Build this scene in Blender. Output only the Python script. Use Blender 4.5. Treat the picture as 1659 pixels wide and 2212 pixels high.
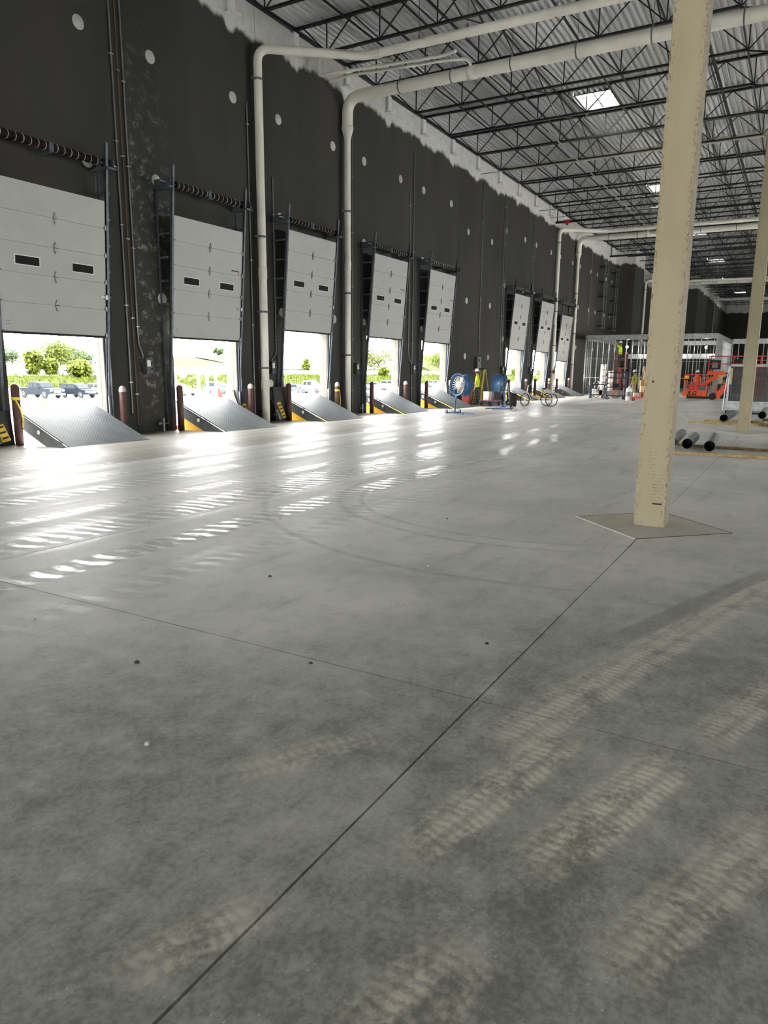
import bpy, bmesh, math, random
from mathutils import Vector, Matrix
random.seed(7)
PI = math.pi
S = bpy.context.scene
C = S.collection
for o in list(bpy.data.objects):
    bpy.data.objects.remove(o)

# ------------------------------------------------------------------ camera
YAW, PITCH, ROLL, FPX, EYE = 0.52035894, 0.19589041, 0.00780823, 1537.38, 1.64
fw = Vector((math.cos(PITCH)*math.cos(YAW), math.cos(PITCH)*math.sin(YAW), -math.sin(PITCH)))
rt = fw.cross(Vector((0, 0, 1))).normalized()
up = rt.cross(fw)
r2 = rt*math.cos(ROLL) + up*math.sin(ROLL)
u2 = -rt*math.sin(ROLL) + up*math.cos(ROLL)
cam = bpy.data.cameras.new('camera')
cam.sensor_fit = 'VERTICAL'
cam.sensor_height = 36.0
cam.lens = FPX/2212*36.0
cam.clip_start, cam.clip_end = 0.05, 1500
co = bpy.data.objects.new('camera', cam)
C.objects.link(co)
co.matrix_world = Matrix(((r2.x, u2.x, -fw.x, 0), (r2.y, u2.y, -fw.y, 0), (r2.z, u2.z, -fw.z, EYE), (0, 0, 0, 1)))
S.camera = co

# ------------------------------------------------------------------ sky, exposure
W = bpy.data.worlds.new('overcast_sky')
S.world = W
W.use_nodes = True
bg = W.node_tree.nodes['Background']
bg.inputs[0].default_value = (1.0, 0.99, 0.97, 1)
bg.inputs[1].default_value = 13.0
S.cycles.max_bounces = 5
S.cycles.diffuse_bounces = 4
S.cycles.glossy_bounces = 3
S.cycles.transmission_bounces = 2
S.cycles.adaptive_threshold = 0.02
S.cycles.caustics_reflective = False
S.cycles.caustics_refractive = False
S.view_settings.view_transform = 'Standard'
S.view_settings.look = 'None'
S.view_settings.exposure = 1.32
S.view_settings.gamma = 1.0
S.view_settings.use_curve_mapping = False

# ------------------------------------------------------------------ node helper
class X:
    """a socket with arithmetic that builds math nodes"""
    def __init__(s, nt, sock): s.nt, s.s = nt, sock
    def op(s, o, b=None, c=None, cl=False):
        n = s.nt.nodes.new('ShaderNodeMath'); n.operation = o; n.use_clamp = cl
        for i, v in enumerate((s, b, c)):
            if v is None: continue
            if isinstance(v, X): s.nt.links.new(v.s, n.inputs[i])
            else: n.inputs[i].default_value = v
        return X(s.nt, n.outputs[0])
    def __add__(s, b): return s.op('ADD', b)
    __radd__ = __add__
    def __sub__(s, b): return s.op('SUBTRACT', b)
    def __rsub__(s, b): return (s*-1.0) + b
    def __mul__(s, b): return s.op('MULTIPLY', b)
    __rmul__ = __mul__
    def __truediv__(s, b): return s.op('DIVIDE', b)
    def abs(s): return s.op('ABSOLUTE')
    def sin(s): return s.op('SINE')
    def sqrt(s): return s.op('SQRT')
    def max(s, b): return s.op('MAXIMUM', b)
    def min(s, b): return s.op('MINIMUM', b)
    def ss(s, a, b):
        n = s.nt.nodes.new('ShaderNodeMapRange'); n.interpolation_type = 'SMOOTHSTEP'
        s.nt.links.new(s.s, n.inputs[0])
        n.inputs[1].default_value = a; n.inputs[2].default_value = b
        n.inputs[3].default_value = 0; n.inputs[4].default_value = 1
        return X(s.nt, n.outputs[0])

def pos(nt):
    g = nt.nodes.new('ShaderNodeNewGeometry')
    sp = nt.nodes.new('ShaderNodeSeparateXYZ')
    nt.links.new(g.outputs['Position'], sp.inputs[0])
    return [X(nt, o) for o in sp.outputs] + [g.outputs['Position']]

def noise(nt, vec, scale, detail=4, rough=0.55, dist=0.0, stretch=None):
    if stretch:
        m = nt.nodes.new('ShaderNodeMapping'); m.inputs['Scale'].default_value = stretch
        if len(stretch) > 3: pass
        nt.links.new(vec, m.inputs[0]); vec = m.outputs[0]
    n = nt.nodes.new('ShaderNodeTexNoise')
    n.inputs['Scale'].default_value = scale; n.inputs['Detail'].default_value = detail
    n.inputs['Roughness'].default_value = rough; n.inputs['Distortion'].default_value = dist
    nt.links.new(vec, n.inputs['Vector'])
    return X(nt, n.outputs[0])

def mixc(nt, f, a, b):
    n = nt.nodes.new('ShaderNodeMix'); n.data_type = 'RGBA'
    if isinstance(f, X): nt.links.new(f.s, n.inputs[0])
    else: n.inputs[0].default_value = f
    for i, v in ((6, a), (7, b)):
        if isinstance(v, tuple): n.inputs[i].default_value = (*v[:3], 1)
        else: nt.links.new(v, n.inputs[i])
    return n.outputs[2]

def newmat(name):
    m = bpy.data.materials.new(name); m.use_nodes = True
    nt = m.node_tree
    return m, nt, nt.nodes['Principled BSDF']

def bump(nt, b, h, strength, dist=0.01):
    n = nt.nodes.new('ShaderNodeBump'); n.inputs['Strength'].default_value = strength
    n.inputs['Distance'].default_value = dist
    nt.links.new(h.s, n.inputs['Height']); nt.links.new(n.outputs[0], b.inputs['Normal'])

def srgb(r, g, b):
    f = lambda v: ((v/255+0.055)/1.055)**2.4 if v > 10 else v/255/12.92
    return (f(r), f(g), f(b))

MATS = {}
def M(name, col=None, rough=0.6, metal=0.0, var=0.12, scale=6.0, bmp=0.0, spec=0.5):
    if name in MATS: return MATS[name]
    m, nt, b = newmat(name)
    tc = nt.nodes.new('ShaderNodeTexCoord')
    n = noise(nt, tc.outputs['Object'], scale, 2, 0.6)
    f = n.ss(0.3, 0.7)
    lo = tuple(c*(1-var) for c in col); hi = tuple(min(1, c*(1+var)) for c in col)
    nt.links.new(mixc(nt, f, lo, hi), b.inputs['Base Color'])
    b.inputs['Roughness'].default_value = rough; b.inputs['Metallic'].default_value = metal
    b.inputs['Specular IOR Level'].default_value = spec
    if bmp: bump(nt, b, n, bmp, 0.01)
    MATS[name] = m
    return m

def glow(name, col, strength):
    if name in MATS: return MATS[name]
    m, nt, b = newmat(name)
    b.inputs['Base Color'].default_value = (*col, 1)
    b.inputs['Emission Color'].default_value = (*col, 1); b.inputs['Emission Strength'].default_value = strength
    MATS[name] = m
    return m

def glass(name, tint=(0.8, 0.85, 0.85), rough=0.05, dark=0.5):
    if name in MATS: return MATS[name]
    m, nt, b = newmat(name)
    nt.nodes.remove(b)
    out = nt.nodes['Material Output']
    t = nt.nodes.new('ShaderNodeBsdfTransparent'); t.inputs[0].default_value = (*tint, 1)
    g = nt.nodes.new('ShaderNodeBsdfGlossy'); g.inputs['Roughness'].default_value = rough
    mx = nt.nodes.new('ShaderNodeMixShader'); mx.inputs[0].default_value = dark
    nt.links.new(t.outputs[0], mx.inputs[1]); nt.links.new(g.outputs[0], mx.inputs[2]); nt.links.new(mx.outputs[0], out.inputs[0])
    MATS[name] = m
    return m

# ------------------------------------------------------------------ mesh helper
class MB:
    def __init__(s): s.v, s.f, s.sm = [], [], []
    def add(s, vs, fs, smooth=False):
        o = len(s.v); s.v += [tuple(v) for v in vs]
        for f in fs: s.f.append(tuple(i+o for i in f)); s.sm.append(smooth)
        return s
    def box(s, a, b):
        x0, x1 = sorted((a[0], b[0])); y0, y1 = sorted((a[1], b[1])); z0, z1 = sorted((a[2], b[2]))
        return s.add([(x0,y0,z0),(x1,y0,z0),(x1,y1,z0),(x0,y1,z0),(x0,y0,z1),(x1,y0,z1),(x1,y1,z1),(x0,y1,z1)],
                     [(0,3,2,1),(4,5,6,7),(0,1,5,4),(1,2,6,5),(2,3,7,6),(3,0,4,7)])
    def cbox(s, c, d):
        return s.box([c[i]-d[i]/2 for i in range(3)], [c[i]+d[i]/2 for i in range(3)])
    def hexa(s, p):   # 8 points, bottom 4 ccw then top 4
        return s.add(p, [(0,3,2,1),(4,5,6,7),(0,1,5,4),(1,2,6,5),(2,3,7,6),(3,0,4,7)])
    def bar(s, a, b, w, h=None, upv=(0, 0, 1)):
        h = h or w; a, b = Vector(a), Vector(b); d = (b-a).normalized(); u = Vector(upv)
        if abs(d.dot(u)) > 0.99: u = Vector((0, 1, 0))
        r = d.cross(u).normalized()*w/2; t = r.cross(d).normalized()*h/2
        return s.hexa([a-r-t, b-r-t, b+r-t, a+r-t, a-r+t, b-r+t, b+r+t, a+r+t])
    def cyl(s, a, b, r, r2=None, n=12, caps=True, smooth=True):
        r2 = r if r2 is None else r2; a, b = Vector(a), Vector(b); d = (b-a).normalized()
        u = Vector((0, 0, 1)) if abs(d.z) < 0.95 else Vector((1, 0, 0))
        e1 = d.cross(u).normalized(); e2 = d.cross(e1)
        vs = []
        for p, q in ((a, r), (b, r2)):
            for i in range(n):
                t = 2*PI*i/n; vs.append(p + (e1*math.cos(t)+e2*math.sin(t))*q)
        s.add(vs, [(i, i+n, (i+1) % n+n, (i+1) % n) for i in range(n)], smooth)
        if caps:
            s.add(vs[:n], [tuple(range(n))]); s.add(vs[n:], [tuple(reversed(range(n)))])
        return s
    def tube(s, pts, r, n=8, caps=True):
        pts = [Vector(p) for p in pts]; rings = []
        prev = None
        for i, p in enumerate(pts):
            d = (pts[min(i+1, len(pts)-1)]-pts[max(i-1, 0)]).normalized()
            if prev is None:
                u = Vector((0, 0, 1)) if abs(d.z) < 0.9 else Vector((1, 0, 0)); e1 = d.cross(u).normalized()
            else:
                e1 = (prev - d*prev.dot(d)).normalized()
            prev = e1; e2 = d.cross(e1)
            rr = r[i] if isinstance(r, (list, tuple)) else r
            rings.append([p+(e1*math.cos(2*PI*k/n)+e2*math.sin(2*PI*k/n))*rr for k in range(n)])
        vs = [v for q in rings for v in q]
        fs = [(i*n+k, i*n+(k+1) % n, (i+1)*n+(k+1) % n, (i+1)*n+k) for i in range(len(pts)-1) for k in range(n)]
        s.add(vs, fs, True)
        if caps:
            s.add(rings[0], [tuple(reversed(range(n)))]); s.add(rings[-1], [tuple(range(n))])
        return s
    def lathe(s, prof, c=(0, 0, 0), axis='z', n=16, smooth=True, mat=None):
        vs = []
        for r, h in prof:
            for k in range(n):
                t = 2*PI*k/n; p = (r*math.cos(t), r*math.sin(t), h)
                if axis == 'x': p = (h, r*math.cos(t), r*math.sin(t))
                if axis == 'y': p = (r*math.sin(t), h, r*math.cos(t))
                p = Vector(p)
                if mat: p = mat @ p
                vs.append(p+Vector(c))
        fs = [(i*n+k, i*n+(k+1) % n, (i+1)*n+(k+1) % n, (i+1)*n+k) for i in range(len(prof)-1) for k in range(n)]
        return s.add(vs, fs, smooth)
    def prism(s, poly, axis, a, b):  # poly of 2d pts in the other two axes
        def P(p, h): return {'x': (h, p[0], p[1]), 'y': (p[0], h, p[1]), 'z': (p[0], p[1], h)}[axis]
        n = len(poly); vs = [P(p, a) for p in poly]+[P(p, b) for p in poly]
        s.add(vs, [(i, (i+1) % n, (i+1) % n+n, i+n) for i in range(n)]+[tuple(reversed(range(n))), tuple(range(n, 2*n))])
        return s
    def xf(s, m):
        s.v = [tuple(m @ Vector(v)) for v in s.v]; return s
    def mesh(s, name, mat=None):
        me = bpy.data.meshes.new(name); me.from_pydata(s.v, [], s.f)
        me.polygons.foreach_set('use_smooth', s.sm)
        if mat: me.materials.append(mat)
        bm = bmesh.new(); bm.from_mesh(me); bmesh.ops.recalc_face_normals(bm, faces=bm.faces); bm.to_mesh(me); bm.free()
        me.update(); return me
    def build(s, name, mat, parent=None, **k):
        return link(name, s.mesh(name, mat), parent, **k)

def link(name, me, parent=None, label=None, cat=None, group=None, kind=None, loc=None, rz=None):
    o = bpy.data.objects.new(name, me); C.objects.link(o)
    if parent: o.parent = parent
    if loc is not None: o.location = loc
    if rz is not None: o.rotation_euler = (0, 0, rz)
    tag(o, label, cat, group, kind)
    return o
def tag(o, label=None, cat=None, group=None, kind=None):
    if label: o['label'] = label
    if cat: o['category'] = cat
    if group: o['group'] = group
    if kind: o['kind'] = kind
    return o
def thing(name, label, cat, loc=(0, 0, 0), rz=0, group=None):
    return link(name, None, None, label, cat, group, None, loc, rz)
def struct(name, loc=(0, 0, 0)):
    return link(name, None, None, kind='structure', loc=loc)
def copy_tree(o, parent=None):
    c = o.copy(); C.objects.link(c)
    if parent: c.parent = parent
    for ch in list(o.children): copy_tree(ch, c)
    return c

# ------------------------------------------------------------------ materials
def floor_material(near):
    m, nt, b = newmat('concrete_slab_with_tracks' if near else 'concrete_slab')
    x, y, z, P = pos(nt)
    n1 = noise(nt, P, 0.55, 3, 0.62); n2 = noise(nt, P, 5, 4, 0.7)
    n3 = noise(nt, P, 1.3, 3, 0.6, 0, (0.35, 2.2, 1)); n4 = noise(nt, P, 38, 2, 0.7)
    dust_and_light = (x*0.75 + y*0.9 + (n1-0.5)*3.0).ss(1.5, 7.5)  # far slabs lighter: light falloff put into the colour, with dust
    col = mixc(nt, dust_and_light, mixc(nt, n1.ss(0.32, 0.72), srgb(122, 122, 116), srgb(150, 149, 142)), mixc(nt, n1.ss(0.32, 0.72), srgb(182, 182, 176), srgb(204, 203, 196)))
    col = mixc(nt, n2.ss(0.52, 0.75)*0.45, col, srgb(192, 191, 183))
    col = mixc(nt, n2.ss(0.50, 0.28)*0.32*(1.0-dust_and_light*0.6), col, srgb(84, 85, 82))
    col = mixc(nt, n3.ss(0.55, 0.75)*0.30, col, srgb(104, 105, 102))
    # dust tyre tracks near the camera: x0,y0,x1,y1,width,strength (negative: dark rubber)
    T = [(2.0,.62,3.15,.30,.13,.75), (1.85,1.02,3.1,.74,.11,.6), (2.7,1.02,6.6,-.02,.15,.5), (1.1,.80,1.75,.62,.13,.6),
         (1.7,.30,2.9,-.12,.12,.5), (1.0,1.5,1.6,1.24,.09,.5), (4.3,.86,6.8,.0,.09,-.45), (3.2,.24,4.3,-.12,.11,.5), (1.9,1.95,2.7,1.45,.10,.3)]
    if not near: T = []
    for (x0, y0, x1, y1, w, k) in T:
        L = math.hypot(x1-x0, y1-y0); dx, dy = (x1-x0)/L, (y1-y0)/L
        u = (x-x0)*dx + (y-y0)*dy
        v = (y-y0)*dx - (x-x0)*dy + (n1-0.5)*0.10 + (n2-0.5)*0.05
        av = v.abs()
        mask = av.ss(w*1.15, w*0.6)*u.ss(0, 0.3)*u.ss(L, L-0.3)
        if k > 0:
            lug = ((u*(2*PI/0.045) + av*34 + (n2-0.5)*13 + (n1-0.5)*20).sin() + (n4-0.5)*4.0).ss(-0.9, 0.9)
            rib = ((v*(2*PI/(w*.8))).sin()).ss(-.9, .3)
            col = mixc(nt, mask*(lug*0.6+0.4)*(rib*.6+.4)*n2.ss(0.30, 0.55)*k*1.25, col, srgb(214, 208, 186))
        else:
            col = mixc(nt, mask*n2.ss(0.3, 0.6)*(-k), col, srgb(64, 64, 62))
    # lanes of lug prints polished or muddied by trucks along the dock
    lane = noise(nt, P, 1.0, 1, .5, 0, (0.02, 1.5, 1)).ss(0.50, 0.60)
    lug = ((x*(2*PI/0.21) + y*7 + (n1-.5)*20).sin() + (n4-0.5)*1.8 + (n2-.5)*2.5).ss(0.0, 0.7)
    far = y.ss(3.6, 5.0)
    pol = lane*lug*far*n2.ss(0.34, 0.56)*(y.ss(11.5, 8.0)*.7+.3)
    fine = ((x*(2*PI/0.07) + y*3 + (n1-.5)*14).sin()*0.5+0.5)*noise(nt, P, 1.0, 2, .5, 0, (0.03, 2.4, 1)).ss(.5, .6)*far
    col = mixc(nt, (lane*far*(1.0-lug))*0.30, col, srgb(104, 103, 99))
    # dust drifts
    d = n3*0.0 if not near else noise(nt, P, 0.9, 3, 0.6, 0, (0.6, 1.5, 1)).ss(0.6, 0.8)*x.ss(6.5, 1.0)
    col = mixc(nt, d*n2.ss(0.4, 0.7)*0.45, col, srgb(168, 164, 146))
    # turning arcs of dark rubber
    for (cx, cy, r, w, ang) in () if not near else ((9.3,2.3,4.15,0.05,(1.6,3.1)), (9.2,2.6,2.9,0.05,(1.8,3.1)), (9.2,2.6,2.62,0.05,(1.8,3.1))):
        dd = (((x-cx)*(x-cx)+(y-cy)*(y-cy)).sqrt() - r + (n1-0.5)*0.1).abs()
        col = mixc(nt, dd.ss(w*1.3, w*0.2)*x.ss(cx+0.5, cx-0.7)*y.ss(cy-1.6, cy-0.4)*n2.ss(.35, .6)*0.30, col, srgb(74, 74, 72))
    # specks
    sp = noise(nt, P, 95, 0, 0.5).ss(0.72, 0.78)
    col = mixc(nt, sp*0.5*n2.ss(0.45, 0.6), col, srgb(206, 204, 194))
    col = mixc(nt, (n4.ss(0.35, 0.65)*n2.ss(0.3, 0.6))*(1.0-dust_and_light)*0.35, col, srgb(176, 175, 166))
    col = mixc(nt, n4.ss(0.60, 0.35)*n2.ss(0.6, 0.4)*(1.0-dust_and_light*0.7)*0.28, col, srgb(78, 78, 75))
    # colour darkened to offset daylight at the near doors, and the tan dock strip
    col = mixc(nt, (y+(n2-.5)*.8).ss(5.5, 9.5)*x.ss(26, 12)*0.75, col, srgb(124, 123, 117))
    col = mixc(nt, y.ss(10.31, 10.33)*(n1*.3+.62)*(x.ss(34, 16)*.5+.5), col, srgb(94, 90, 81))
    nt.links.new(col, b.inputs['Base Color'])
    rough = n2*0.20 + n1*0.22 + 0.27 - pol*0.26 - fine*0.10 + n3*0.12
    nt.links.new(rough.max(0.10).min(0.8).s, b.inputs['Roughness'])
    nt.links.new((pol*0.34 + fine*0.12 + 0.045).s, b.inputs['Specular IOR Level'])
    bump(nt, b, noise(nt, P, 2.6, 2, 0.6, 0, (0.5, 2.0, 1)), 0.35, 0.006)
    return m

def wall_material():
    m, nt, b = newmat('charcoal_painted_concrete')
    x, y, z, P = pos(nt)
    n1 = noise(nt, P, 0.5, 3, 0.6, 0, (1, 1, 0.25)); n2 = noise(nt, P, 3.5, 5, 0.7); n3 = noise(nt, P, 24, 2, 0.65)
    col = mixc(nt, n1.ss(0.3, 0.7), srgb(41, 40, 36), srgb(54, 53, 48))
    col = mixc(nt, n1.ss(0.6, 0.8)*0.4, col, srgb(60, 54, 44))
    # scuffed cement on the panel beside the joint after the nearest door
    sc = n2.ss(0.50, 0.66)*x.ss(13.05, 13.3)*x.ss(15.0, 13.4)*z.ss(0.2, 1)*z.ss(11, 5)*n3.ss(0.35, 0.6)
    col = mixc(nt, sc*0.9, col, srgb(150, 147, 136))
    col = mixc(nt, n2.ss(0.66, 0.80)*0.2, col, srgb(90, 88, 82))
    # unpainted cement band under the roof, ragged lower edge with drips under the bearing ledges
    dr = ((x-17.05)*(2*PI/2.972)).op('COSINE').ss(0.8, 1.0)
    edge = z + (noise(nt, P, 1.3, 2, 0.6, 0, (1, 1, 0.3))-0.5)*0.75 + dr*0.16 + (n2-0.5)*0.18
    band = (edge + x*0.008).ss(11.22, 11.42)
    col = mixc(nt, band, col, mixc(nt, n2.ss(0.3, 0.7), srgb(196, 196, 192), srgb(214, 214, 210)))
    nt.links.new(col, b.inputs['Base Color'])
    b.inputs['Roughness'].default_value = 0.75
    bump(nt, b, n2, 0.2, 0.01)
    return m

def rust_column():
    m, nt, b = newmat('cream_primer_with_rust')
    tc = nt.nodes.new('ShaderNodeTexCoord'); P = tc.outputs['Object']
    sp = nt.nodes.new('ShaderNodeSeparateXYZ'); nt.links.new(P, sp.inputs[0])
    x, y, z = [X(nt, o) for o in sp.outputs]
    n1 = noise(nt, P, 1.5, 5, 0.6, 0, (1, 1, .3)); n2 = noise(nt, P, 55, 3, 0.7, 0, (1, 1, .5)); n3 = noise(nt, P, 9, 4, .6)
    col = mixc(nt, n1.ss(.3, .7), srgb(164, 155, 126), srgb(176, 167, 138))
    edge = y.abs().ss(0.095, 0.156)
    col = mixc(nt, (n2.ss(0.54, 0.58)*edge*n3.ss(.25, .5)).min(1.0)*0.85, col, srgb(122, 84, 52))
    col = mixc(nt, n2.ss(0.70, 0.74)*0.7, col, srgb(92, 70, 48))
    # wrap mark scraped near the foot
    mk = z.ss(0.22, 0.28)*z.ss(0.62, 0.55)*y.ss(-0.115, -0.10)*y.ss(0.01, -0.01)
    ln = ((z*(2*PI/0.035)).sin() + (n3-.5)*2).ss(0.2, 0.9)*n2.ss(.42, .6)
    col = mixc(nt, mk*ln*0.8, col, srgb(140, 100, 60))
    mk2 = z.ss(0.5, 0.55)*z.ss(0.86, 0.80)*y.ss(-0.03, -0.02)*y.ss(0.06, 0.05)
    col = mixc(nt, mk2*ln*0.6, col, srgb(150, 112, 72))
    col = mixc(nt, z.ss(0.10, 0.03)*n3.ss(.45, .6)*.7, col, srgb(150, 146, 134))
    nt.links.new(col, b.inputs['Base Color']); b.inputs['Roughness'].default_value = 0.62
    bump(nt, b, n2, 0.15, 0.004)
    return m

def tread_plate():
    m, nt, b = newmat('grey_tread_plate')
    tc = nt.nodes.new('ShaderNodeTexCoord'); P = tc.outputs['Object']
    sp = nt.nodes.new('ShaderNodeSeparateXYZ'); nt.links.new(P, sp.inputs[0])
    x, y, z = [X(nt, o) for o in sp.outputs]
    k = 2*PI/0.075
    h = ((x*k).sin()*(y*k).sin()).ss(0.1, 0.7)
    n = noise(nt, P, 3, 6, .6); n2 = noise(nt, P, 2.2, 5, .7, .6, (.5, 3, 1))
    col = mixc(nt, n.ss(.3, .7), srgb(74, 78, 80), srgb(86, 90, 92))
    col = mixc(nt, h*.35, col, srgb(42, 46, 48))
    col = mixc(nt, n2.ss(.58, .72)*.5, col, srgb(104, 106, 103))
    nt.links.new(col, b.inputs['Base Color'])
    nt.links.new((n*0.25+0.45).s, b.inputs['Roughness']); b.inputs['Specular IOR Level'].default_value = 0.06
    bump(nt, b, h, 0.5, 0.004)
    return m

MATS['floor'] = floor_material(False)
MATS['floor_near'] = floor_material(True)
MATS['wall'] = wall_material()
MATS['column'] = rust_column()
MATS['tread'] = tread_plate()
M('joint', srgb(52, 51, 48), 0.9)
M('reveal', srgb(82, 79, 75), 0.85, var=0.10, scale=3, bmp=.2)
M('cement', srgb(190, 190, 186), 0.85, var=.06)
M('deck', srgb(222, 225, 226), 0.38, 0.5, var=0.06, scale=1.2)
M('black_steel', srgb(30, 31, 34), 0.45, 0.1, var=.3, spec=.4)
M('pvc', srgb(235, 233, 220), 0.38, var=.05, scale=2)
M('galv', srgb(158, 162, 164), 0.38, 0.7, var=.18)
M('galv_dull', srgb(120, 124, 126), 0.5, 0.5, var=.2)
M('conduit', srgb(128, 128, 124), 0.4, 0.6, var=.1)
M('copper', srgb(110, 88, 62), 0.5, .3)
M('door_white', srgb(185, 186, 182), 0.5, var=.03, scale=1.5)
M('rubber', srgb(24, 24, 25), 0.8)
M('track', srgb(92, 98, 104), 0.45, 0.5, var=.2)
M('spring', srgb(34, 27, 26), 0.8, 0.0, spec=.2)
M('stripe', srgb(176, 176, 170), 0.6)
M('hinge', srgb(120, 122, 120), 0.4, .6)
M('leveler_grey', srgb(74, 78, 80), 0.5, 0.1, var=.1)
M('safety_yellow', srgb(255, 190, 8), 0.5, var=.08)
M('bollard_brown', srgb(78, 49, 46), 0.6, var=.25, scale=5)
M('bollard_cap', srgb(176, 170, 160), 0.8)
M('white_plastic', srgb(232, 232, 228), .5, var=.04)
M('box_grey', srgb(74, 77, 78), 0.5, .2)
M('dark_panel', srgb(38, 40, 42), 0.6)
M('lumber', srgb(178, 152, 108), 0.8, var=.28, scale=9)
M('lumber_dark', srgb(120, 104, 66), 0.8, var=.3, scale=9)
M('grey_pvc', srgb(98, 100, 97), 0.42, var=.08)
M('blue', srgb(55, 94, 134), .4, var=.12)
M('chrome', srgb(196, 194, 180), .3, .7)
M('orange', srgb(232, 84, 36), .45, var=.1)
M('red', srgb(102, 16, 19), .5, var=.1)
M('red_steel', srgb(196, 60, 50), .5)
M('beige', srgb(206, 194, 138), .6)
M('black', srgb(18, 18, 20), .6)
M('navy', srgb(34, 42, 62), .6)
M('hivis', srgb(200, 236, 30), .7)
M('skin', srgb(176, 124, 96), .6)
M('trousers', srgb(58, 60, 64), .9)
M('tan', srgb(156, 138, 104), .8)
M('shoe', srgb(36, 30, 26), .7)
M('ladder_yellow', srgb(206, 186, 40), .5)
M('tyre', srgb(28, 28, 28), .8)
M('cardboard', srgb(176, 130, 84), .8)
M('silver_foil', srgb(226, 214, 206), .3, .4)
M('leaf', srgb(55, 63, 18), .7, var=.45, scale=2.2, spec=.06)
M('leaf_dark', srgb(42, 54, 27), .7, var=.4, scale=2, spec=.06)
M('bark', srgb(120, 104, 86), .9)
M('grass', srgb(36, 42, 13), .9, var=.35, scale=.6, spec=.06)
M('dry_grass', srgb(45, 38, 23), .9, var=.25, scale=.4, spec=.06)
M('concrete_out', srgb(176, 174, 168), .9, var=.03, scale=.2, spec=.06)
M('car_white', srgb(238, 240, 242), .6, spec=.06)
M('car_slate', srgb(23, 29, 36), .6, .2, spec=.06)
M('car_blue', srgb(16, 21, 30), .6, .2, spec=.06)
M('car_silver', srgb(58, 63, 67), .6, .2, spec=.06)
M('car_glass', srgb(19, 24, 29), .5, spec=.06)
M('steel_pale', srgb(129, 131, 129), .6, spec=.06)
glass('pane', (0.10, 0.11, 0.10), .08, .25)
glass('skylight_pane', (0.93, 0.95, 0.96), .1, .06)

# ------------------------------------------------------------------ building constants
D, WT = 14.85, 0.30                      # inner face of the dock wall, its thickness
ROOF = 12.10                             # underside of the deck
DOORS = [10.67, 15.47, 20.27, 25.55, 30.28, 41.0, 45.85, 50.5]
DBOT = [2.41, 2.49, 2.92, 2.94, 2.93, 2.92, 2.92, 2.41]
JOINTS = [-12.4, -7.3, -2.2, 2.9, 7.95, 13.0, 18.1, 23.2, 28.1, 33.0, 38.2, 43.4, 48.5, 53.6, 58.7, 63.8, 68.9, 74.0, 79.1, 84.2, 89.3, 94.4, 99.5, 104.6, 109.7, 114.8, 119.9]
OPEN = {4: 10.70, 5: 15.52, 6: 20.35, 7: 25.65, 8: 30.40, 10: 41.1, 11: 45.95, 12: 50.6, 3: 5.5}
OH, OL, OW = 3.0, 1.20, 1.37
NTH = ['nearest', 'second', 'third', 'fourth', 'fifth', 'sixth', 'seventh', 'farthest']

# ------------------------------------------------------------------ floor
floor = struct('floor')
MB().box((-14, -30, -0.30), (125, 13.2, -0.03)).build('subfloor', M('joint'), floor)
XE = [-14, -6.6, -1.75, 3.16, 8.03, 12.95, 17.9, 22.83, 27.75, 32.7, 37.6, 42.6, 47.5, 52.4, 57.4, 62.3, 125]
YE = [-30, -17, -12.4, -7.8, -3.3, 1.26, 5.87, 10.32, 13.2]
g = 0.005
for i in range(len(XE)-1):
    for j in range(len(YE)-1):
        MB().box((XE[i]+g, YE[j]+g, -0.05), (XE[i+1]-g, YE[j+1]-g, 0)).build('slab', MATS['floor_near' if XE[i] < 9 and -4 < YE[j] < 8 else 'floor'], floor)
pits = [(OPEN[k]-1.18, OPEN[k]+1.22) for k in sorted(OPEN)]
xs = [-14] + [v for p in pits for v in p] + [125]
for i in range(0, len(xs), 2):
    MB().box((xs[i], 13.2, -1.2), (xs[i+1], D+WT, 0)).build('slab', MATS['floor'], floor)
# isolation diamonds of the columns
for cx in (8.12, 22.93):
    MB().add([(cx-.82, 1.27, .003), (cx, 1.27-.82, .003), (cx+.82, 1.27, .003), (cx, 1.27+.82, .003)], [(0, 1, 2, 3)]).build('column_pad', M('pad', srgb(168, 163, 148), .7, var=.08, scale=3), floor)
    q = MB(); q.bar((cx-.82, 1.27, .004), (cx, 2.09, .004), .014, .008); q.build('joint_strip', M('cement'), floor)
    q = MB()
    for a, b_ in (((cx-.82, 1.27), (cx, .45)), ((cx, .45), (cx+.82, 1.27)), ((cx+.82, 1.27), (cx, 2.09))): q.bar((*a, .003), (*b_, .003), .006, .004)
    q.build('joint_line', M('joint'), floor)

# ------------------------------------------------------------------ dock wall
wall = struct('wall_left')
for k in range(len(JOINTS)-1):
    a, b_ = JOINTS[k]+.008, JOINTS[k+1]-.008
    q = MB()
    if k in OPEN:
        l, r = OPEN[k]-OL, OPEN[k]+OW
        q.box((a, D, 0), (l, D+WT, 12.6)); q.box((r, D, 0), (b_, D+WT, 12.6)); q.box((l, D, OH), (r, D+WT, 12.6))
    else:
        q.box((a, D, 0), (b_, D+WT, 12.6))
    q.build('wall_panel', MATS['wall'], wall)
    if k in OPEN:
        for s in (-1, 1):
            e = OPEN[k]+(OW if s > 0 else -OL)
            MB().box((e, D+.012, -.02), (e-s*.015, D+WT+.02, OH)).build('jamb', M('reveal'), wall)
for j in JOINTS[1:-1]:
    MB().box((j-.02, D+.03, 0), (j+.02, D+WT-.05, 12.5)).build('joint_sealant', M('joint'), wall)
disc = MB().lathe([(0.0001, -.006), (.150, -.006), (.155, 0)], axis='y', n=20).mesh('lift_patch', M('cement'))
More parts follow.
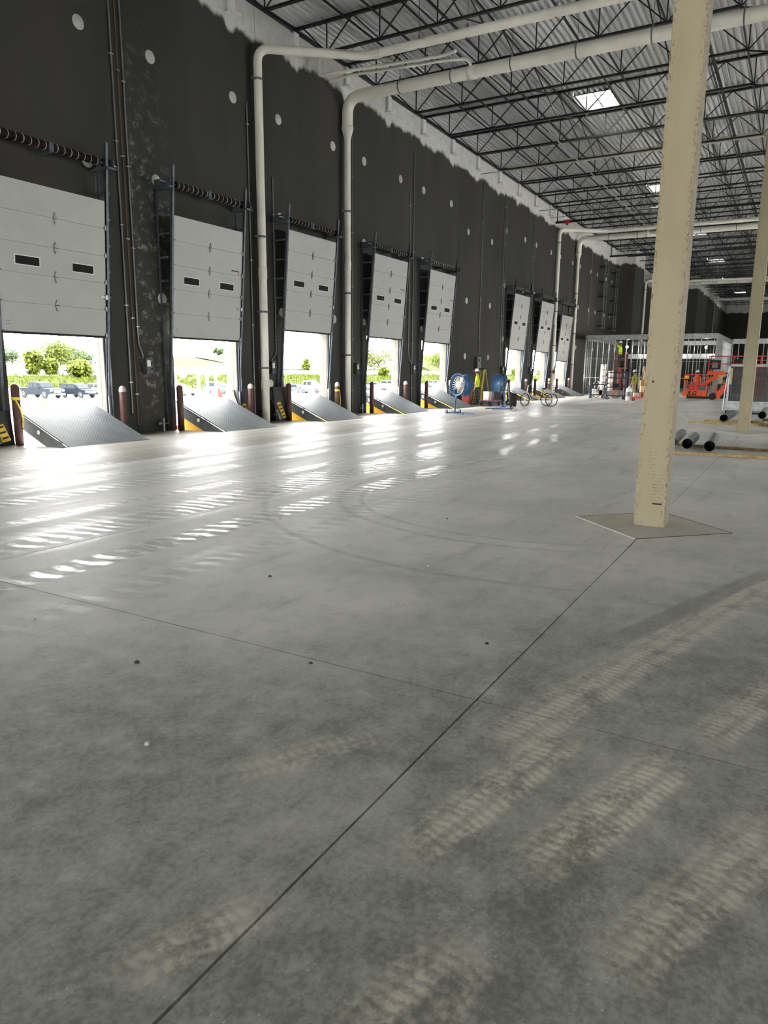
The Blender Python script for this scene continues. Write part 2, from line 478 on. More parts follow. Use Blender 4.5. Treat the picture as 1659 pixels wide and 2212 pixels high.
for k, j in enumerate(JOINTS[1:-1]):
    if j < 6 or j > 66: continue
    for s in (-1.04, 1.03):
        pk = k+1 if s > 0 else k
        for zz in ((8.35, 5.1, 2.39) if pk == 9 else (9.25, 6.37, 3.46)):
            link('lift_patch', disc, wall, loc=(j+s, D-.001, zz))
# bearing ledges for the joists
JX = [17.05+2.972*i for i in range(-10, 36)]
trim = struct('trim_1')
ledge = MB().box((-.12, -.10, -.60), (.12, 0, 0)).box((-.20, -.26, -.63), (.20, 0, -.60)).mesh('bearing_ledge', M('white_paint', srgb(228, 228, 224), .7, var=.04))
for jx in JX: 
    if jx > 8: link('bearing_ledge', ledge, trim, loc=(jx, D, 11.97))
MB().box((-13, D-.10, 11.98), (119, D, 12.06)).build('ledger_angle', M('black_steel'), trim)

# the rest of the shell
q = MB().box((-14, -30.3, 3.4), (125, -30, 12.6)).box((70, -30.3, 0), (125, -30, 3.4)).box((-14, -30.3, 0), (25, -30, 3.4))
for i in range(9): q.box((25+i*5, -30.3, 0), (25+i*5+1.6, -30, 3.4))  # gaps between piers are unseen doorways, added to bring in daylight
q.build('wall_right', MATS['wall'], None, kind='structure')
MB().box((119.9, -30, 0), (120.2, D+WT, 12.6)).build('wall_far', MATS['wall'], None, kind='structure')
# unseen back wall, doorways added for light; then wall returns at far offices
MB().box((-14.3, -30, 3.2), (-14, D+WT, 12.6)).box((-14.3, -30, 0), (-14, -9, 3.2)).box((-14.3, -6, 0), (-14, -1, 3.2)).box((-14.3, 2, 0), (-14, 7, 3.2)).box((-14.3, 10, 0), (-14, D+WT, 3.2)).build('wall_back', MATS['wall'], None, kind='structure')
wr = struct('wall_return')
MB().box((66, 13.2, 0), (70, D, 12.0)).build('wall_panel', MATS['wall'], wr)
MB().box((86, 10.5, 0), (119, D, 12.0)).build('wall_panel', MATS['wall'], wr)

# ------------------------------------------------------------------ roof: fluted deck, joists, girders, bridging
ceiling = struct('ceiling')
SKY = [(29.7+15.4*i, 7.35, 1.75, 1.30) for i in range(-3, 6)] + [(22.0+5.1*i, -8.0, 2.4, 1.30) for i in range(9)] + [(24.0+5.1*i, -16.0, 2.4, 1.30) for i in range(9)]  # second and third rows are unseen, added to brighten the hall
def flutes(y0, y1, x0, x1, q):
    p = 0.2; n = int((y1-y0)/p); prof = []
    for i in range(n):
        y = y0+i*p
        prof += [(y, 0), (y+.075, 0), (y+.10, .09), (y+.175, .09)]
    prof.append((y0+n*p, 0))
    vs = [(x0, y, ROOF+z) for y, z in prof]+[(x1, y, ROOF+z) for y, z in prof]; m = len(prof)
    q.add(vs, [(i, i+1, i+1+m, i+m) for i in range(m-1)])
q = MB()
rows = [(-30, -16.05, None), (-16.05, -14.65, -16.0), (-14.65, -8.05, None), (-8.05, -6.65, -8.0), (-6.65, 7.35, None), (7.35, 8.75, 7.35), (8.75, 15.16, None)]
for y0, y1, s in rows:
    if s is None: flutes(y0, y1, -14, 125, q)
    else:
        x = -14
        for (sx, sy, lx, ly) in sorted(t for t in SKY if t[1] == s):
            flutes(y0, y1, x, sx, q); x = sx+lx
        flutes(y0, y1, x, 125, q)
q.build('deck', M('deck'), ceiling)
MB().box((-14, -30, ROOF+.32), (-14.1, D, ROOF+.33)).build('roof_edge', M('black_steel'), ceiling)

# bar joists: y from the dock wall to the column line
YA, YB = D-.08, 1.27
span = YA-YB
ZT, ZB = ROOF-.045, ROOF-.90
chord_t = MB().box((-.055, YB, ZT-.03), (.055, YA, ZT+.04)).mesh('top_chord', M('black_steel'))
chord_b = MB().box((-.05, YB+1.1, ZB-.03), (.05, YA-1.15, ZB+.03)).mesh('bottom_chord', M('black_steel'))
nod = [YA-1.15-i*(span-2.25)/6 for i in range(7)]
web = []
def webm(y0, z0, y1, z1): web.append(((0, y0, z0), (0, y1, z1)))
webm(YA-.25, ZT, nod[0], ZB); webm(YB+.25, ZT, nod[-1], ZB)
for i, yb in enumerate(nod):
    if i: webm(yb+ (span-2.25)/12, ZT, yb, ZB)
    if i < 6: webm(yb-(span-2.25)/12, ZT, yb, ZB)
    webm(yb, ZB, yb, ZT)
joined = MB()
for a, b_ in web: joined.bar(a, b_, .032, .032)
jm = joined.mesh('web', M('black_steel'))
single = [MB().bar(a, b_, .032, .032).mesh('web_member', M('black_steel')) for a, b_ in web]
def joist(x, flip=False, detail=False):
    o = link('bar_joist', None, ceiling, loc=(x, 0, 0))
    if flip: o.scale = (1, -1, 1); o.location = (x, 2*YB-.0, 0)
    link('top_chord', chord_t, o); link('bottom_chord', chord_b, o)
    if detail:
        for s in single: link('web_member', s, o)
    else: link('web', jm, o)
for jx in JX:
    if jx > 116: continue
    joist(jx, False, 15 < jx < 45)
    if jx > 15: joist(jx, True, 25 < jx < 36)
# girder on the column line, with its own webs
gq = MB().box((-14, 1.18, ROOF-.20), (119, 1.36, ROOF-.08)).box((-14, 1.2, ROOF-1.25), (119, 1.34, ROOF-1.13))
go = link('joist_girder', None, ceiling)
gq.build('girder_chords', M('black_steel'), go)
gw = MB()
for i, jx in enumerate(JX[:-1]):
    if jx < 10: continue
    gw.bar((jx, 1.27, ROOF-.14), (jx+1.486, 1.27, ROOF-1.19), .07); gw.bar((jx+1.486, 1.27, ROOF-1.19), (jx+2.972, 1.27, ROOF-.14), .07); gw.bar((jx+1.486, 1.27, ROOF-1.19), (jx+1.486, 1.27, ROOF-.14), .05)
gw.build('web', M('black_steel'), go)
# bridging angles and braces
for yb in (12.9, 11.0, 9.1, 6.6, 4.6, 2.6, -0.4, -3.2):
    MB().bar((10, yb, ZT-.06), (118, yb, ZT-.06), .045).build('bridging', M('black_steel'), ceiling)
for yb in (11.0, 6.6, 3.4):
    MB().bar((10, yb+.1, ZB+.05), (118, yb+.1, ZB+.05), .045).build('bridging', M('black_steel'), ceiling)
for yb in (9.1, 4.6):
    bx = MB()
    for jx in JX[8:-2]:
        bx.bar((jx, yb, ZB), (jx+2.972, yb, ZT-.05), .03); bx.bar((jx, yb, ZT-.05), (jx+2.972, yb, ZB), .03)
    bx.build('cross_bridging', M('black_steel'), ceiling)
# diagonal braces from joists to the girder
for jx in JX[10:24]:
    MB().bar((jx, 2.5, ZB), (jx+.0, 1.3, ROOF-1.2), .04).build('brace', M('black_steel'), ceiling)

# skylights: the seen row and the unseen ones added for light
ORD = ['nearest', 'second', 'third', 'fourth', 'fifth', 'sixth']
vis = 0
for (sx, sy, lx, ly) in SKY:
    if sy > 0 and sx > 20: lab = ORD[vis]+' skylight in the row over the dock aisle, daylit pane with bars'; vis += 1
    else: lab = None
    t = link('skylight', None, ceiling, loc=(sx, sy, ROOF)) if lab is None else thing('skylight', lab, 'skylight', (sx, sy, ROOF), group='skylights')
    cur = MB().box((-.06, -.06, -.02), (0, ly+.06, .38)).box((lx, -.06, -.02), (lx+.06, ly+.06, .38)).box((0, -.06, -.02), (lx, 0, .38)).box((0, ly, -.02), (lx, ly+.06, .38))
    cur.build('curb', M('steel_pale'), t)
    MB().box((0, 0, .36), (lx, ly, .375)).build('pane', MATS['skylight_pane'], t)
    for i in range(1, 4): MB().bar((lx*i/4, 0, .02), (lx*i/4, ly, .02), .035).build('bar', M('steel_pale'), t)
    MB().bar((0, ly/2, .02), (lx, ly/2, .02), .035).build('bar', M('steel_pale'), t)
    for yy in (-.12, ly+.06): MB().box((-.55, yy, -.10), (lx+.55, yy+.06, .0)).build('support_angle', M('steel_pale'), t)

# ------------------------------------------------------------------ columns
cm = MB()
hw, bv = .157, .005
pr = [(-hw+bv, -hw), (hw-bv, -hw), (hw, -hw+bv), (hw, hw-bv), (hw-bv, hw), (-hw+bv, hw), (-hw, hw-bv), (-hw, -hw+bv)]
cm.prism(pr, 'z', 0, 10.9)
cme = cm.mesh('shaft', MATS['column'])
for cx, lb in ((8.17, 'nearest cream steel column with rusty edges, standing on a diamond pad'), (22.97, 'second cream steel column, behind grey pipes at right'), (37.8, 'third cream steel column, just a strip at the right edge of the photo')):
    t = thing('steel_column', lb, 'column', (cx, 1.27, 0), group='cream columns')
    link('shaft', cme, t)
    MB().box((-.2, -.2, 10.9), (.2, .2, 10.96)).build('cap_plate', MATS['column'], t)
    if cx < 9:
        MB().box((-hw-.003, -.115, .245), (-hw, -.02, .262)).build('black_mark', M('black'), t)
        MB().cyl((-hw-.004, .07, 1.55), (-hw, .07, 1.55), .012, n=8).build('bolt_hole', M('black'), t)

# ------------------------------------------------------------------ dock doors
TILT = math.radians(4.6)
SEC, DW = .61, 2.64
def ytrack(z): return D-.07-max(0, z-1.0)*math.tan(TILT)
def door_meshes():
    d = {}
    q = MB().box((-DW/2, -.022, .003), (DW/2, .022, SEC-.003))
    for i in range(1, 5): q.box((-DW/2, -.0245, SEC*i/5-.004), (DW/2, -.022, SEC*i/5+.004))
    d['section'] = q.mesh('section', M('door_white'))
    d['seal'] = MB().box((-DW/2, -.018, -.05), (DW/2, .018, .003)).mesh('bottom_seal', M('rubber'))
    d['hinge'] = MB().prism([(0, -.125), (.035, -.03), (.035, .03), (0, .125), (-.035, .03), (-.035, -.03)], 'y', -.045, -.022).cyl((-.04, -.05, 0), (.04, -.05, 0), .012, n=8).mesh('hinge', M('hinge'))
    d['wframe'] = MB().box((-.30, -.032, -.105), (.30, -.022, -.085)).box((-.30, -.032, .085), (.30, -.022, .105)).box((-.30, -.032, -.085), (-.28, -.022, .085)).box((.28, -.032, -.085), (.30, -.022, .085)).mesh('window', M('white_plastic'))
    d['pane'] = MB().box((-.28, -.028, -.085), (.28, -.024, .085)).mesh('pane', M('window_dark', srgb(26, 28, 27), .6, var=.3, scale=9, spec=.15))
    d['roller'] = MB().cyl((-.07, -.03, 0), (.07, -.03, 0), .012, n=8).box((-.05, -.045, -.05), (.0, -.02, .05)).mesh('roller', M('hinge'))
    tr = MB().box((-.03, -.05, 0), (.03, -.045, 6.15)).box((.025, -.05, 0), (.03, .03, 6.15)).box((-.03, .025, 0), (.03, .03, 6.15))
    d['track'] = tr.mesh('track', M('track'))
    sp = MB(); prof = []
    n = 34
    for i in range(n*2+1): prof.append((.088 if i % 2 else .072, i*1.14/(n*2)))
    d['spring'] = MB().lathe([(.0001, 0)]+prof+[(.0001, 1.14)], axis='x', n=14).mesh('spring', M('spring'))
    d['ring'] = MB().lathe([(.086, -.009), (.093, 0), (.086, .009)], axis='x', n=14).mesh('paint_ring', M('stripe'))
    d['drum'] = MB().lathe([(.0001, -.06), (.10, -.06), (.10, -.045), (.075, -.04), (.075, .04), (.12, .05), (.12, .065), (.0001, .065)], axis='x', n=16).mesh('cable_drum', M('black_steel'))
    return d
DM = door_meshes()
ZS = 6.28
def dock_door(i):
    c, zb = DOORS[i], DBOT[i]
    lab = {0: 'nearest white sectional dock door, cut by the left edge of the photo', 7: 'farthest white sectional dock door, standing between two white drain pipes'}.get(i, NTH[i]+' white sectional dock door counted from the left, half raised')
    t = thing('dock_door', lab, 'dock door', (c, 0, 0), group='dock doors')
    for s in range(5):
        z = zb+s*SEC*math.cos(TILT); y = ytrack(z)
        o = link('door_section', DM['section'], t, loc=(0, y, z)); o.rotation_euler = (TILT, 0, 0)
        if s == 0: link('bottom_seal', DM['seal'], o)
        if s: link('hinge', DM['hinge'], o)
        if s == 2:
            for wx in (-.68, .70):
                w = link('window', DM['wframe'], o, loc=(wx, 0, .26)); link('pane', DM['pane'], w)
        if s == 3 and i in (1, 3, 4, 7):
            k = MB()
            for a in range(3): k.box((.88+.11*a, -.026, .10), (.97+.11*a, -.0225, .135))
            k.build('label_strip', M('label_blue', srgb(42, 48, 104), .5), o)
            MB().box((1.17, -.026, .02), (1.21, -.0225, .10)).build('label_tag', M('label_red', srgb(206, 110, 92), .5), o)
        if s == 0:
            for a in (0, .06):
                MB().box((-1.22+a, -.026, .14), (-1.20+a, -.0225, .165)).box((-1.22+a, -.026, .20), (-1.20+a, -.0225, .225)).build('bolt_pair', M('hinge'), o)
        for sd in (-1, 1): link('roller', DM['roller'], o, loc=(sd*(DW/2+.03), 0, .02))
        if s == 1: MB().box((DW/2-.16, -.06, .28), (DW/2+.02, -.024, .31)).box((DW/2-.03, -.07, .24), (DW/2+.02, -.024, .34)).build('slide_latch', M('galv'), o)
    for sd in (-1, 1):
        e = sd*(DW/2+.06)
        # lower plumb piece and raked upper track
        MB().box((e-.03, D-.12, 0), (e+.03, D-.115, 1.0)).box((e+sd*.025, D-.12, 0), (e+sd*.03, D-.03, 1.0)).build('lower_track', M('track'), t)
        o = link('track', DM['track'], t, loc=(e, ytrack(1.0), 1.0-.02)); o.rotation_euler = (TILT, 0, 0)
        o.scale = (sd, 1, (6.75-1.0)/6.15)
        w = e+sd*.10
        MB().box((w-.035, D-.012, 0), (w+.035, D-.002, 6.3)).box((w+sd*.03-.004, D-.075, 0), (w+sd*.03+.004, D-.002, 6.3)).build('wall_angle', M('track'), t)
        for k in range(6):
            z = 3.3+k*.58
            MB().box((w-.02, ytrack(z)+.02, z), (w+.03, D-.005, z+.05)).build('stand_off', M('track'), t)
        MB().box((e-.05, ytrack(6.3)-.12, ZS-.14), (e+sd*.22, D-.01, ZS-.10)).box((e+sd*.14, ytrack(6.3)-.1, ZS-.14), (e+sd*.15, D-.01, ZS+.10)).build('bearing_plate', M('track'), t)
    ys = ytrack(6.3)+.06
    MB().cyl((-DW/2-.42, ys, ZS), (DW/2+.42, ys, ZS), .016, n=8).build('shaft', M('galv'), t)
    for a in (-1.22, .08):
        o = link('spring', DM['spring'], t, loc=(a, ys, ZS))
        for k in range(7): link('paint_ring', DM['ring'], o, loc=(.06+k*.17, 0, 0))
    MB().box((-.05, ys-.05, ZS-.10), (.06, ys+.02, ZS+.09)).box((-.03, ys, ZS-.12), (.03, D-.005, ZS-.06)).build('centre_bracket', M('track'), t)
    for sd in (-1, 1): link('cable_drum', DM['drum'], t, loc=(sd*(DW/2-.06+.16), ys, ZS))
    # pull rope at the right jamb
    z0 = zb
    MB().tube([(DW/2-.02, D+.06, z0), (DW/2-.03, D+.06, z0-.6), (DW/2-.01, D+.07, z0-1.0), (DW/2-.04, D+.06, max(.7, z0-1.7))], .007, 6).build('pull_rope', M('rope', srgb(150, 128, 60), .8), t)
for i in range(8): dock_door(i)

# ------------------------------------------------------------------ dock levelers
HY, LY, LZ, LW = 13.22, 15.02, .76, 2.12
def leveler(i):
    c = [OPEN[k] for k in (4, 5, 6, 7, 8, 10, 11, 12)][i]+.06
    t = thing('dock_leveler', f'grey tread-plate dock leveler raised at the {NTH[i]} dock door from the left', 'dock leveler', (c, HY, 0), group='dock levelers')
    dy = LY-HY; th = math.atan2(LZ, dy)
    L = math.hypot(dy, LZ)
    o = MB().box((-LW/2, 0, -.02), (LW/2, L, .012)).build('platform', MATS['tread'], t); o.rotation_euler = (th, 0, 0)
    for sd in (-1, 1):
        x0 = sd*(LW/2-.005)
        MB().prism([(0.05, -.02), (dy, LZ-.03), (dy, LZ-.34), (.75, -.05), (.05, -.05)], 'x', x0-.006, x0+.006).build('side_skirt', M('leveler_grey'), t)
        if i >= 1:
            MB().prism([(.80, -.03), (dy, LZ-.34), (dy, -.9), (.55, -.9), (.55, -.05)], 'x', x0-.035*sd-.004, x0-.035*sd+.004).build('toe_guard', M('safety_yellow'), t)
        MB().cyl((x0+sd*.007, 1.0, .27), (x0+sd*.012, 1.0, .27), .05, n=14).box((x0+sd*.012-.002, .96, .26), (x0+sd*.012+.002, 1.04, .28)).build('round_sticker', M('white_plastic'), t)
        if sd < 0: MB().box((x0-.012, 1.58, .42), (x0-.006, 1.68, .56)).build('data_plate', M('white_plastic'), t)
    lp = MB().box((-LW/2, 0, -.015), (LW/2, .46, .01)).build('lip', M('lip', srgb(132, 135, 136), .4, .2), t, loc=(0, dy, LZ)); lp.rotation_euler = (math.radians(6), 0, 0)
    for k in range(7): MB().box((-.9+k*.3, .10, .0105), (-.87+k*.3, .34, .0125)).build('lip_rib', M('dark_panel'), lp)
    MB().cyl((-LW/2, dy, LZ-.012), (LW/2, dy, LZ-.012), .022, n=8).build('lip_hinge', M('leveler_grey'), t)
    MB().box((-LW/2-.02, -.06, -.03), (LW/2+.02, .02, .006)).build('hinge_plate', M('leveler_grey'), t)
    MB().box((-.04, dy-.06, -.95), (.04, dy-.02, LZ-.05)).build('support_leg', M('leveler_grey'), t)
    st = MB().tube([(-.25, dy+.02, LZ), (-.25, dy+.05, LZ+.13), (-.22, dy+.05, LZ+.17)], .012, 6).build('pull_handle', M('safety_yellow'), t)
for i in range(8): leveler(i)

# ------------------------------------------------------------------ bollards
bp = MB().lathe([(.0001, 0), (.085, 0), (.085, 1.10)], n=16).mesh('post', M('bollard_brown'))
bc = MB().lathe([(.087, 1.08), (.087, 1.13), (.075, 1.18), (.045, 1.215), (.0001, 1.23)], n=16).mesh('domed_cap', M('bollard_cap'))
bcd = MB().lathe([(.087, 1.08), (.087, 1.13), (.075, 1.18), (.045, 1.215), (.0001, 1.23)], n=16).mesh('domed_cap', M('bollard_brown'))
BL = [9.46, 14.2, 19.03, 24.35, 29.15, 39.75, 44.55, 49.25]
BR = [12.29, 17.12, 21.90, 27.15, 31.98, 42.75, 47.45, 52.2]
tapemat = M('caution_tape', srgb(236, 206, 40), .5)
for i in range(8):
    for sd, xx in ((0, BL[i]), (1, BR[i])):
        t = thing('bollard', f'{"maroon" if sd else "dark brown"} steel bollard on the {"right" if sd else "left"} of the {NTH[i]} dock door from the left', 'bollard', (xx, 14.55, 0), group='bollards')
        o = link('post', bp, t); link('domed_cap', bc if sd else bcd, t)
        if sd == 0 and i == 0: o.scale.z = 1.0; t.scale = (1.05, 1.05, 1.07)
        if (sd, i) in ((0, 0), (1, 2), (1, 6)):
            q = MB().lathe([(.088, .90), (.090, .93), (.088, .96)], n=14)
            q.tube([(-.06, -.07, .93), (.02, -.10, .70), (.05, -.11, .5), (.04, -.10, .35)], .018, 5) if sd == 0 else q.tube([(.07, -.06, .93), (.11, -.06, .6), (.13, -.05, .3)], .018, 5)
            q.build('caution_tape', tapemat, t)

# ------------------------------------------------------------------ white roof-drain pipes
def rounded(pts, rad, n=7):
    pts = [Vector(p) for p in pts]; out = [pts[0]]
    for i in range(1, len(pts)-1):
        a, b_, c = pts[i-1], pts[i], pts[i+1]
        d1, d2 = (a-b_).normalized(), (c-b_).normalized()
        p0, p1 = b_+d1*rad, b_+d2*rad
        for k in range(n+1):
            t = k/n; out.append(p0*(1-t)**2+b_*2*t*(1-t)+p1*t*t)
    out.append(pts[-1]); return out
def hanger(t, p, r, dx=0):
    q = MB().lathe([(r+.004, -.02), (r+.014, -.02), (r+.014, .02), (r+.004, .02)], c=p, axis='y', n=18)
    q.bar((p[0], p[1], p[2]+r), (p[0], p[1], p[2]+r+.12), .03, .05); q.cyl((p[0], p[1], p[2]+r+.1), (p[0], p[1], ROOF-.1), .009, n=6)
    q.build('hanger', M('galv_dull'), t)
def strap(t, p, r):
    MB().lathe([(r+.002, -.03), (r+.012, -.03), (r+.012, .03), (r+.002, .03)], c=p, n=18).box((p[0]-.22, p[1]+.06, p[2]-.02), (p[0]+.22, p[1]+.09, p[2]+.02)).build('pipe_strap', M('galv_dull'), t)
def collar(t, p, r, ax, l=.10):
    MB().lathe([(r, -l), (r+.012, -l), (r+.012, l), (r, l)], c=p, axis=ax, n=20).build('coupling', M('pvc'), t)
def drain_A(x, lab, grp):
    t = thing('drain_pipe', lab, 'drain pipe', (x, D, 0), group=grp)
    r = .125; y = -.22
    pts = rounded([(0, y, .0), (0, y, 10.78), (2.05, -2.62, 10.82), (2.25, -30, 10.62)], .38)
    MB().tube(pts, r, 18).build('pipe_run', M('pvc'), t)
    for z in (3.4, 5.6, 9.95): strap(t, (0, y, z), r)
    strap(t, (0, y, 1.7), r)
    collar(t, (0, y, 4.55), r, 'z', .16); collar(t, (0, y, 1.18), r, 'z', .13)
    q = MB().cyl((0, y, 1.18), (.18, y-.05, 1.22), .10, n=16).cyl((.18, y-.05, 1.22), (.22, y-.06, 1.225), .115, n=16); q.build('cleanout', M('pvc'), t)
    MB().cyl((2.05+.005, -2.95, 10.815), (2.05, -3.15, 10.81), r+.012, n=18).build('coupling', M('pvc'), t)
    for yy in (-4.4, -5.9, -8.4, -11.0, -13.5, -16.5): hanger(t, (2.07+(-yy)*.0072, yy, 10.82-(-yy-2.6)*.0073), r)
    return t
def drain_B(x, lab, grp):
    t = thing('drain_pipe', lab, 'drain pipe', (x, D, 0), group=grp)
    y = -.22; r = .19
    pts = rounded([(0, y, 9.9), (0, y, 10.92), (0, -30, 10.68)], .55)
    MB().tube(pts, r, 20).build('pipe_run', M('pvc'), t)
    MB().lathe([(.115, 9.55), (.125, 9.62), (.19, 9.86), (.205, 9.88), (.205, 10.0), (.19, 10.0)], c=(0, y, 0), n=20).build('reducer', M('pvc'), t)
    MB().tube([(0, y, 0), (0, y, 9.62)], .112, 18).build('riser', M('pvc'), t)
    for z in (2.2, 4.4, 7.2): strap(t, (0, y, z), .112)
    collar(t, (0, y, 5.35), .112, 'z', .14)
    for yy in (-2.3, -4.2, -6.2, -8.2, -10.3, -12.6, -15): hanger(t, (0, yy, 10.92+yy*.008), r)
    collar(t, (0, -4.9, 10.88), r, 'y', .16)
    # small branch drain
    MB().tube(rounded([(0, -4.9, 10.95), (-.35, -4.9, 11.15), (-.6, -4.2, 11.15), (-1.3, -1.0, 11.05), (-1.3, -.4, 11.0)], .2), .05, 10).build('branch', M('pvc'), t)
    MB().tube(rounded([(-1.5, -5.0, 10.95), (-1.15, -4.4, 11.05), (-1.9, -.9, 10.95), (-1.9, -.35, 10.95), (-1.9, -.35, 11.7)], .2), .05, 10).build('branch', M('pvc'), t)
    return t
drain_A(17.93, 'nearest slim white drain pipe, bending along the wall before crossing the roof', 'white drain pipes')
drain_B(22.75, 'nearest thick white drain pipe with reducer, left of the fourth dock door', 'white drain pipes')
for k, (w1, w2) in enumerate((('second', 'left of the farthest dock door'), ('third', 'far down the wall'))):
    drain_A(17.93+30.4*(k+1), f'{w1} slim white bent drain pipe counted from the left, {w2}', 'white drain pipes')
    drain_B(22.75+30.4*(k+1), f'{w1} thick white drain pipe with reducer counted from the left, beyond the dock doors' if k == 0 else 'third thick white drain pipe, far down the dark wall', 'white drain pipes')
drain_B(103, 'last white drain pipe at the far dark end of the hall', 'white drain pipes')

# ------------------------------------------------------------------ conduits, boxes, sprinkler mains
def conduit(x, z0, z1, lab, mat='conduit', r=.02, bendx=None):
    t = thing('conduit', lab, 'conduit', (x, D, 0), group='wall conduits')
    pts = [(0, -.03, z1), (0, -.03, z0)]
    if bendx is not None: pts = rounded([(0, -.03, z1), (0, -.03, z0+.35), (bendx, -.03, z0+.12), (bendx, -.03, z0)], .12, 4)
    MB().tube(pts, r, 8).build('tube', M(mat), t)
    cl = MB()
    z = z0+.8
    while z < z1-.3: cl.box((-.05, -.055, z-.012), (.05, 0, z+.012)); z += 1.9
    cl.build('strap', M('galv'), t)
conduit(12.80, .5, 10.3, 'grey conduit left of the wall joint after the nearest dock door')
conduit(12.97, 0.2, 11.9, 'thin ochre conduit in the wall joint after the nearest dock door', 'copper', .012)
conduit(13.12, 1.9, 11.9, 'grey conduit running down to the first control box', bendx=.12)
conduit(17.62, .3, 9.3, 'grey conduit just left of the nearest slim drain pipe')
conduit(18.75, 1.8, 7.5, 'pale conduit above the third dock door controls', bendx=-.3)
conduit(23.15, 1.9, 10.2, 'conduit beside the nearest thick drain pipe', bendx=.3)
conduit(23.35, .1, 10.6, 'thin conduit right of the nearest thick drain pipe', r=.014)
conduit(27.85, 1.9, 8.9, 'shorter of the two conduits after the fourth dock door', bendx=.3)
conduit(28.2, .1, 10.5, 'taller of the two conduits after the fourth dock door')
conduit(35.75, 2.6, 11.0, 'conduit coming down above the person and step ladder')
conduit(38.85, 2.0, 11.0, 'left conduit of the pair before the sixth dock door')
conduit(39.12, 2.0, 11.0, 'right conduit of the pair before the sixth dock door')
conduit(43.7, 2.0, 10.9, 'left conduit of the pair before the seventh dock door')
conduit(44.02, 2.0, 10.9, 'right conduit of the pair before the seventh dock door')
conduit(48.05, .5, 10.8, 'conduit left of the second slim drain pipe')
conduit(57.8, 5.2, 10.6, 'thin conduit high on the wall over the stud framing')
conduit(66.6, 5, 11, 'rust-coloured conduit on the far wall above the stud framing', 'copper', .035)
def control_box(x, z, lab):
    t = thing('control_box', lab, 'control box', (x, D, z), group='dock control boxes')
    MB().box((-.11, -.14, -.20), (.11, 0, .20)).build('case', M('box_grey'), t)
    MB().box((-.09, -.148, -.02), (.02, -.14, .14)).build('cover_label', M('white_plastic'), t)
    MB().cyl((.06, -.14, .07), (.06, -.175, .07), .022, n=10).build('push_button', M('black'), t)
    MB().cyl((.06, -.14, -.08), (.06, -.175, -.08), .022, n=10).build('push_button', M('black'), t)
for x, lb in ((13.36, 'grey control box on the wall before the second dock door'), (18.5, 'grey control box behind the nearest slim drain pipe'), (23.62, 'grey control box right of the nearest thick drain pipe'),
              (28.3, 'grey control box before the fifth dock door'), (39.2, 'dark control box before the sixth dock door'), (44.1, 'dark control box before the seventh dock door')):
    control_box(x, 1.72, lb)
# wall outlet pipes (small valve stubs at the foot of the wall)
for x, lb in ((13.75, 'small pipe stub at the foot of the wall before the second dock door'), (18.62, 'small pipe stub at the wall foot beside the leaning dark panel'), (23.95, 'small pipe stub at the wall foot before the fourth dock door')):
    t = thing('pipe_stub', lb, 'pipe stub', (x, D-.12, 0), group='pipe stubs')
    MB().cyl((0, 0, 0), (0, 0, .34), .03, n=10).build('riser', M('galv'), t)
    MB().cyl((-.16, 0, .2), (.16, 0, .2), .02, n=8).cyl((-.16, -.02, .17), (-.16, -.02, .25), .028, n=8).build('branch', M('galv_dull'), t)

def sprinkler(x, z, lab, valve=True, r=.075):
    t = thing('sprinkler_main', lab, 'sprinkler pipe', (x, D-.25, z), group='sprinkler mains')
    MB().tube([(0, 0, 0), (0, -40, 0)], r, 10).build('main_pipe', M('black_steel'), t)
    MB().tube([(0, -.1, 0), (0, -.1, 1.0)], .035, 8).build('drop', M('black_steel'), t)
    if valve: MB().cyl((0, -.55, 0), (0, -.95, 0), r+.05, n=12).cyl((0, -.75, 0), (0, -.75, -.22), .07, n=10).build('red_coupling', M('red_steel'), t)
    for k in range(6): MB().cyl((0, -2-k*3, 0), (0, -2-k*3, ROOF-z-.1), .012, n=6).build('hanger_rod', M('galv'), t)
sprinkler(47.3, 11.02, 'black sprinkler main with red coupling above the second slim drain pipe')
sprinkler(62.5, 11.0, 'second black sprinkler main, farther down the roof', False)
# pipes and conduits under the roof that run along the hall
MB().tube([(10, 3.55, 11.72), (118, 3.55, 11.72)], .06, 8).build('sprinkler_branch', M('black_steel'), None, label='black sprinkler pipe running along the roof near the column row', cat='sprinkler pipe')
MB().tube([(10, 9.9, 11.6), (118, 9.9, 11.6)], .04, 8).build('sprinkler_branch', M('black_steel'), None, label='slim black sprinkler pipe along the roof nearer the dock wall', cat='sprinkler pipe')
MB().tube([(30, 9.75, 11.05), (62, 9.75, 11.05)], .03, 8).build('bright_conduit', M('galv'), None, label='bright galvanized conduit slanting under the joists left of the skylight', cat='conduit')
for x, lb in ((34.6, 'nearest'), (43.8, 'second'), (46.0, 'third')):
    MB().tube([(x, D-.3, 11.08), (x, -2, 11.08)], .022, 8).build('cross_conduit', M('galv'), None, label=f'{lb} galvanized conduit crossing under the joists from the dock wall', cat='conduit')
MB().box((36.4, -2, 11.55), (36.55, D-1.0, 11.75)).build('beam', M('primer', srgb(196, 190, 166), .6), None, label='pale cream beam crossing under the roof deck', cat='beam')

# wall ladder racks on the far wall
for x, lb in ((60.4, 'left'), (64.4, 'right')):
    t = thing('ladder_rack', f'{lb} tall ladder-like duct rack on the far dark wall', 'rack', (x, D, 5.1), group='ladder racks')
    for s in (0, .75): MB().box((s, -.5, 0), (s+.07, -.42, 5.2)).build('rail', M('galv_dull'), t)
    for k in range(5): MB().box((0, -.5, .2+k*1.15), (.8, -.0, .3+k*1.15)).build('rung', M('black_steel'), t)

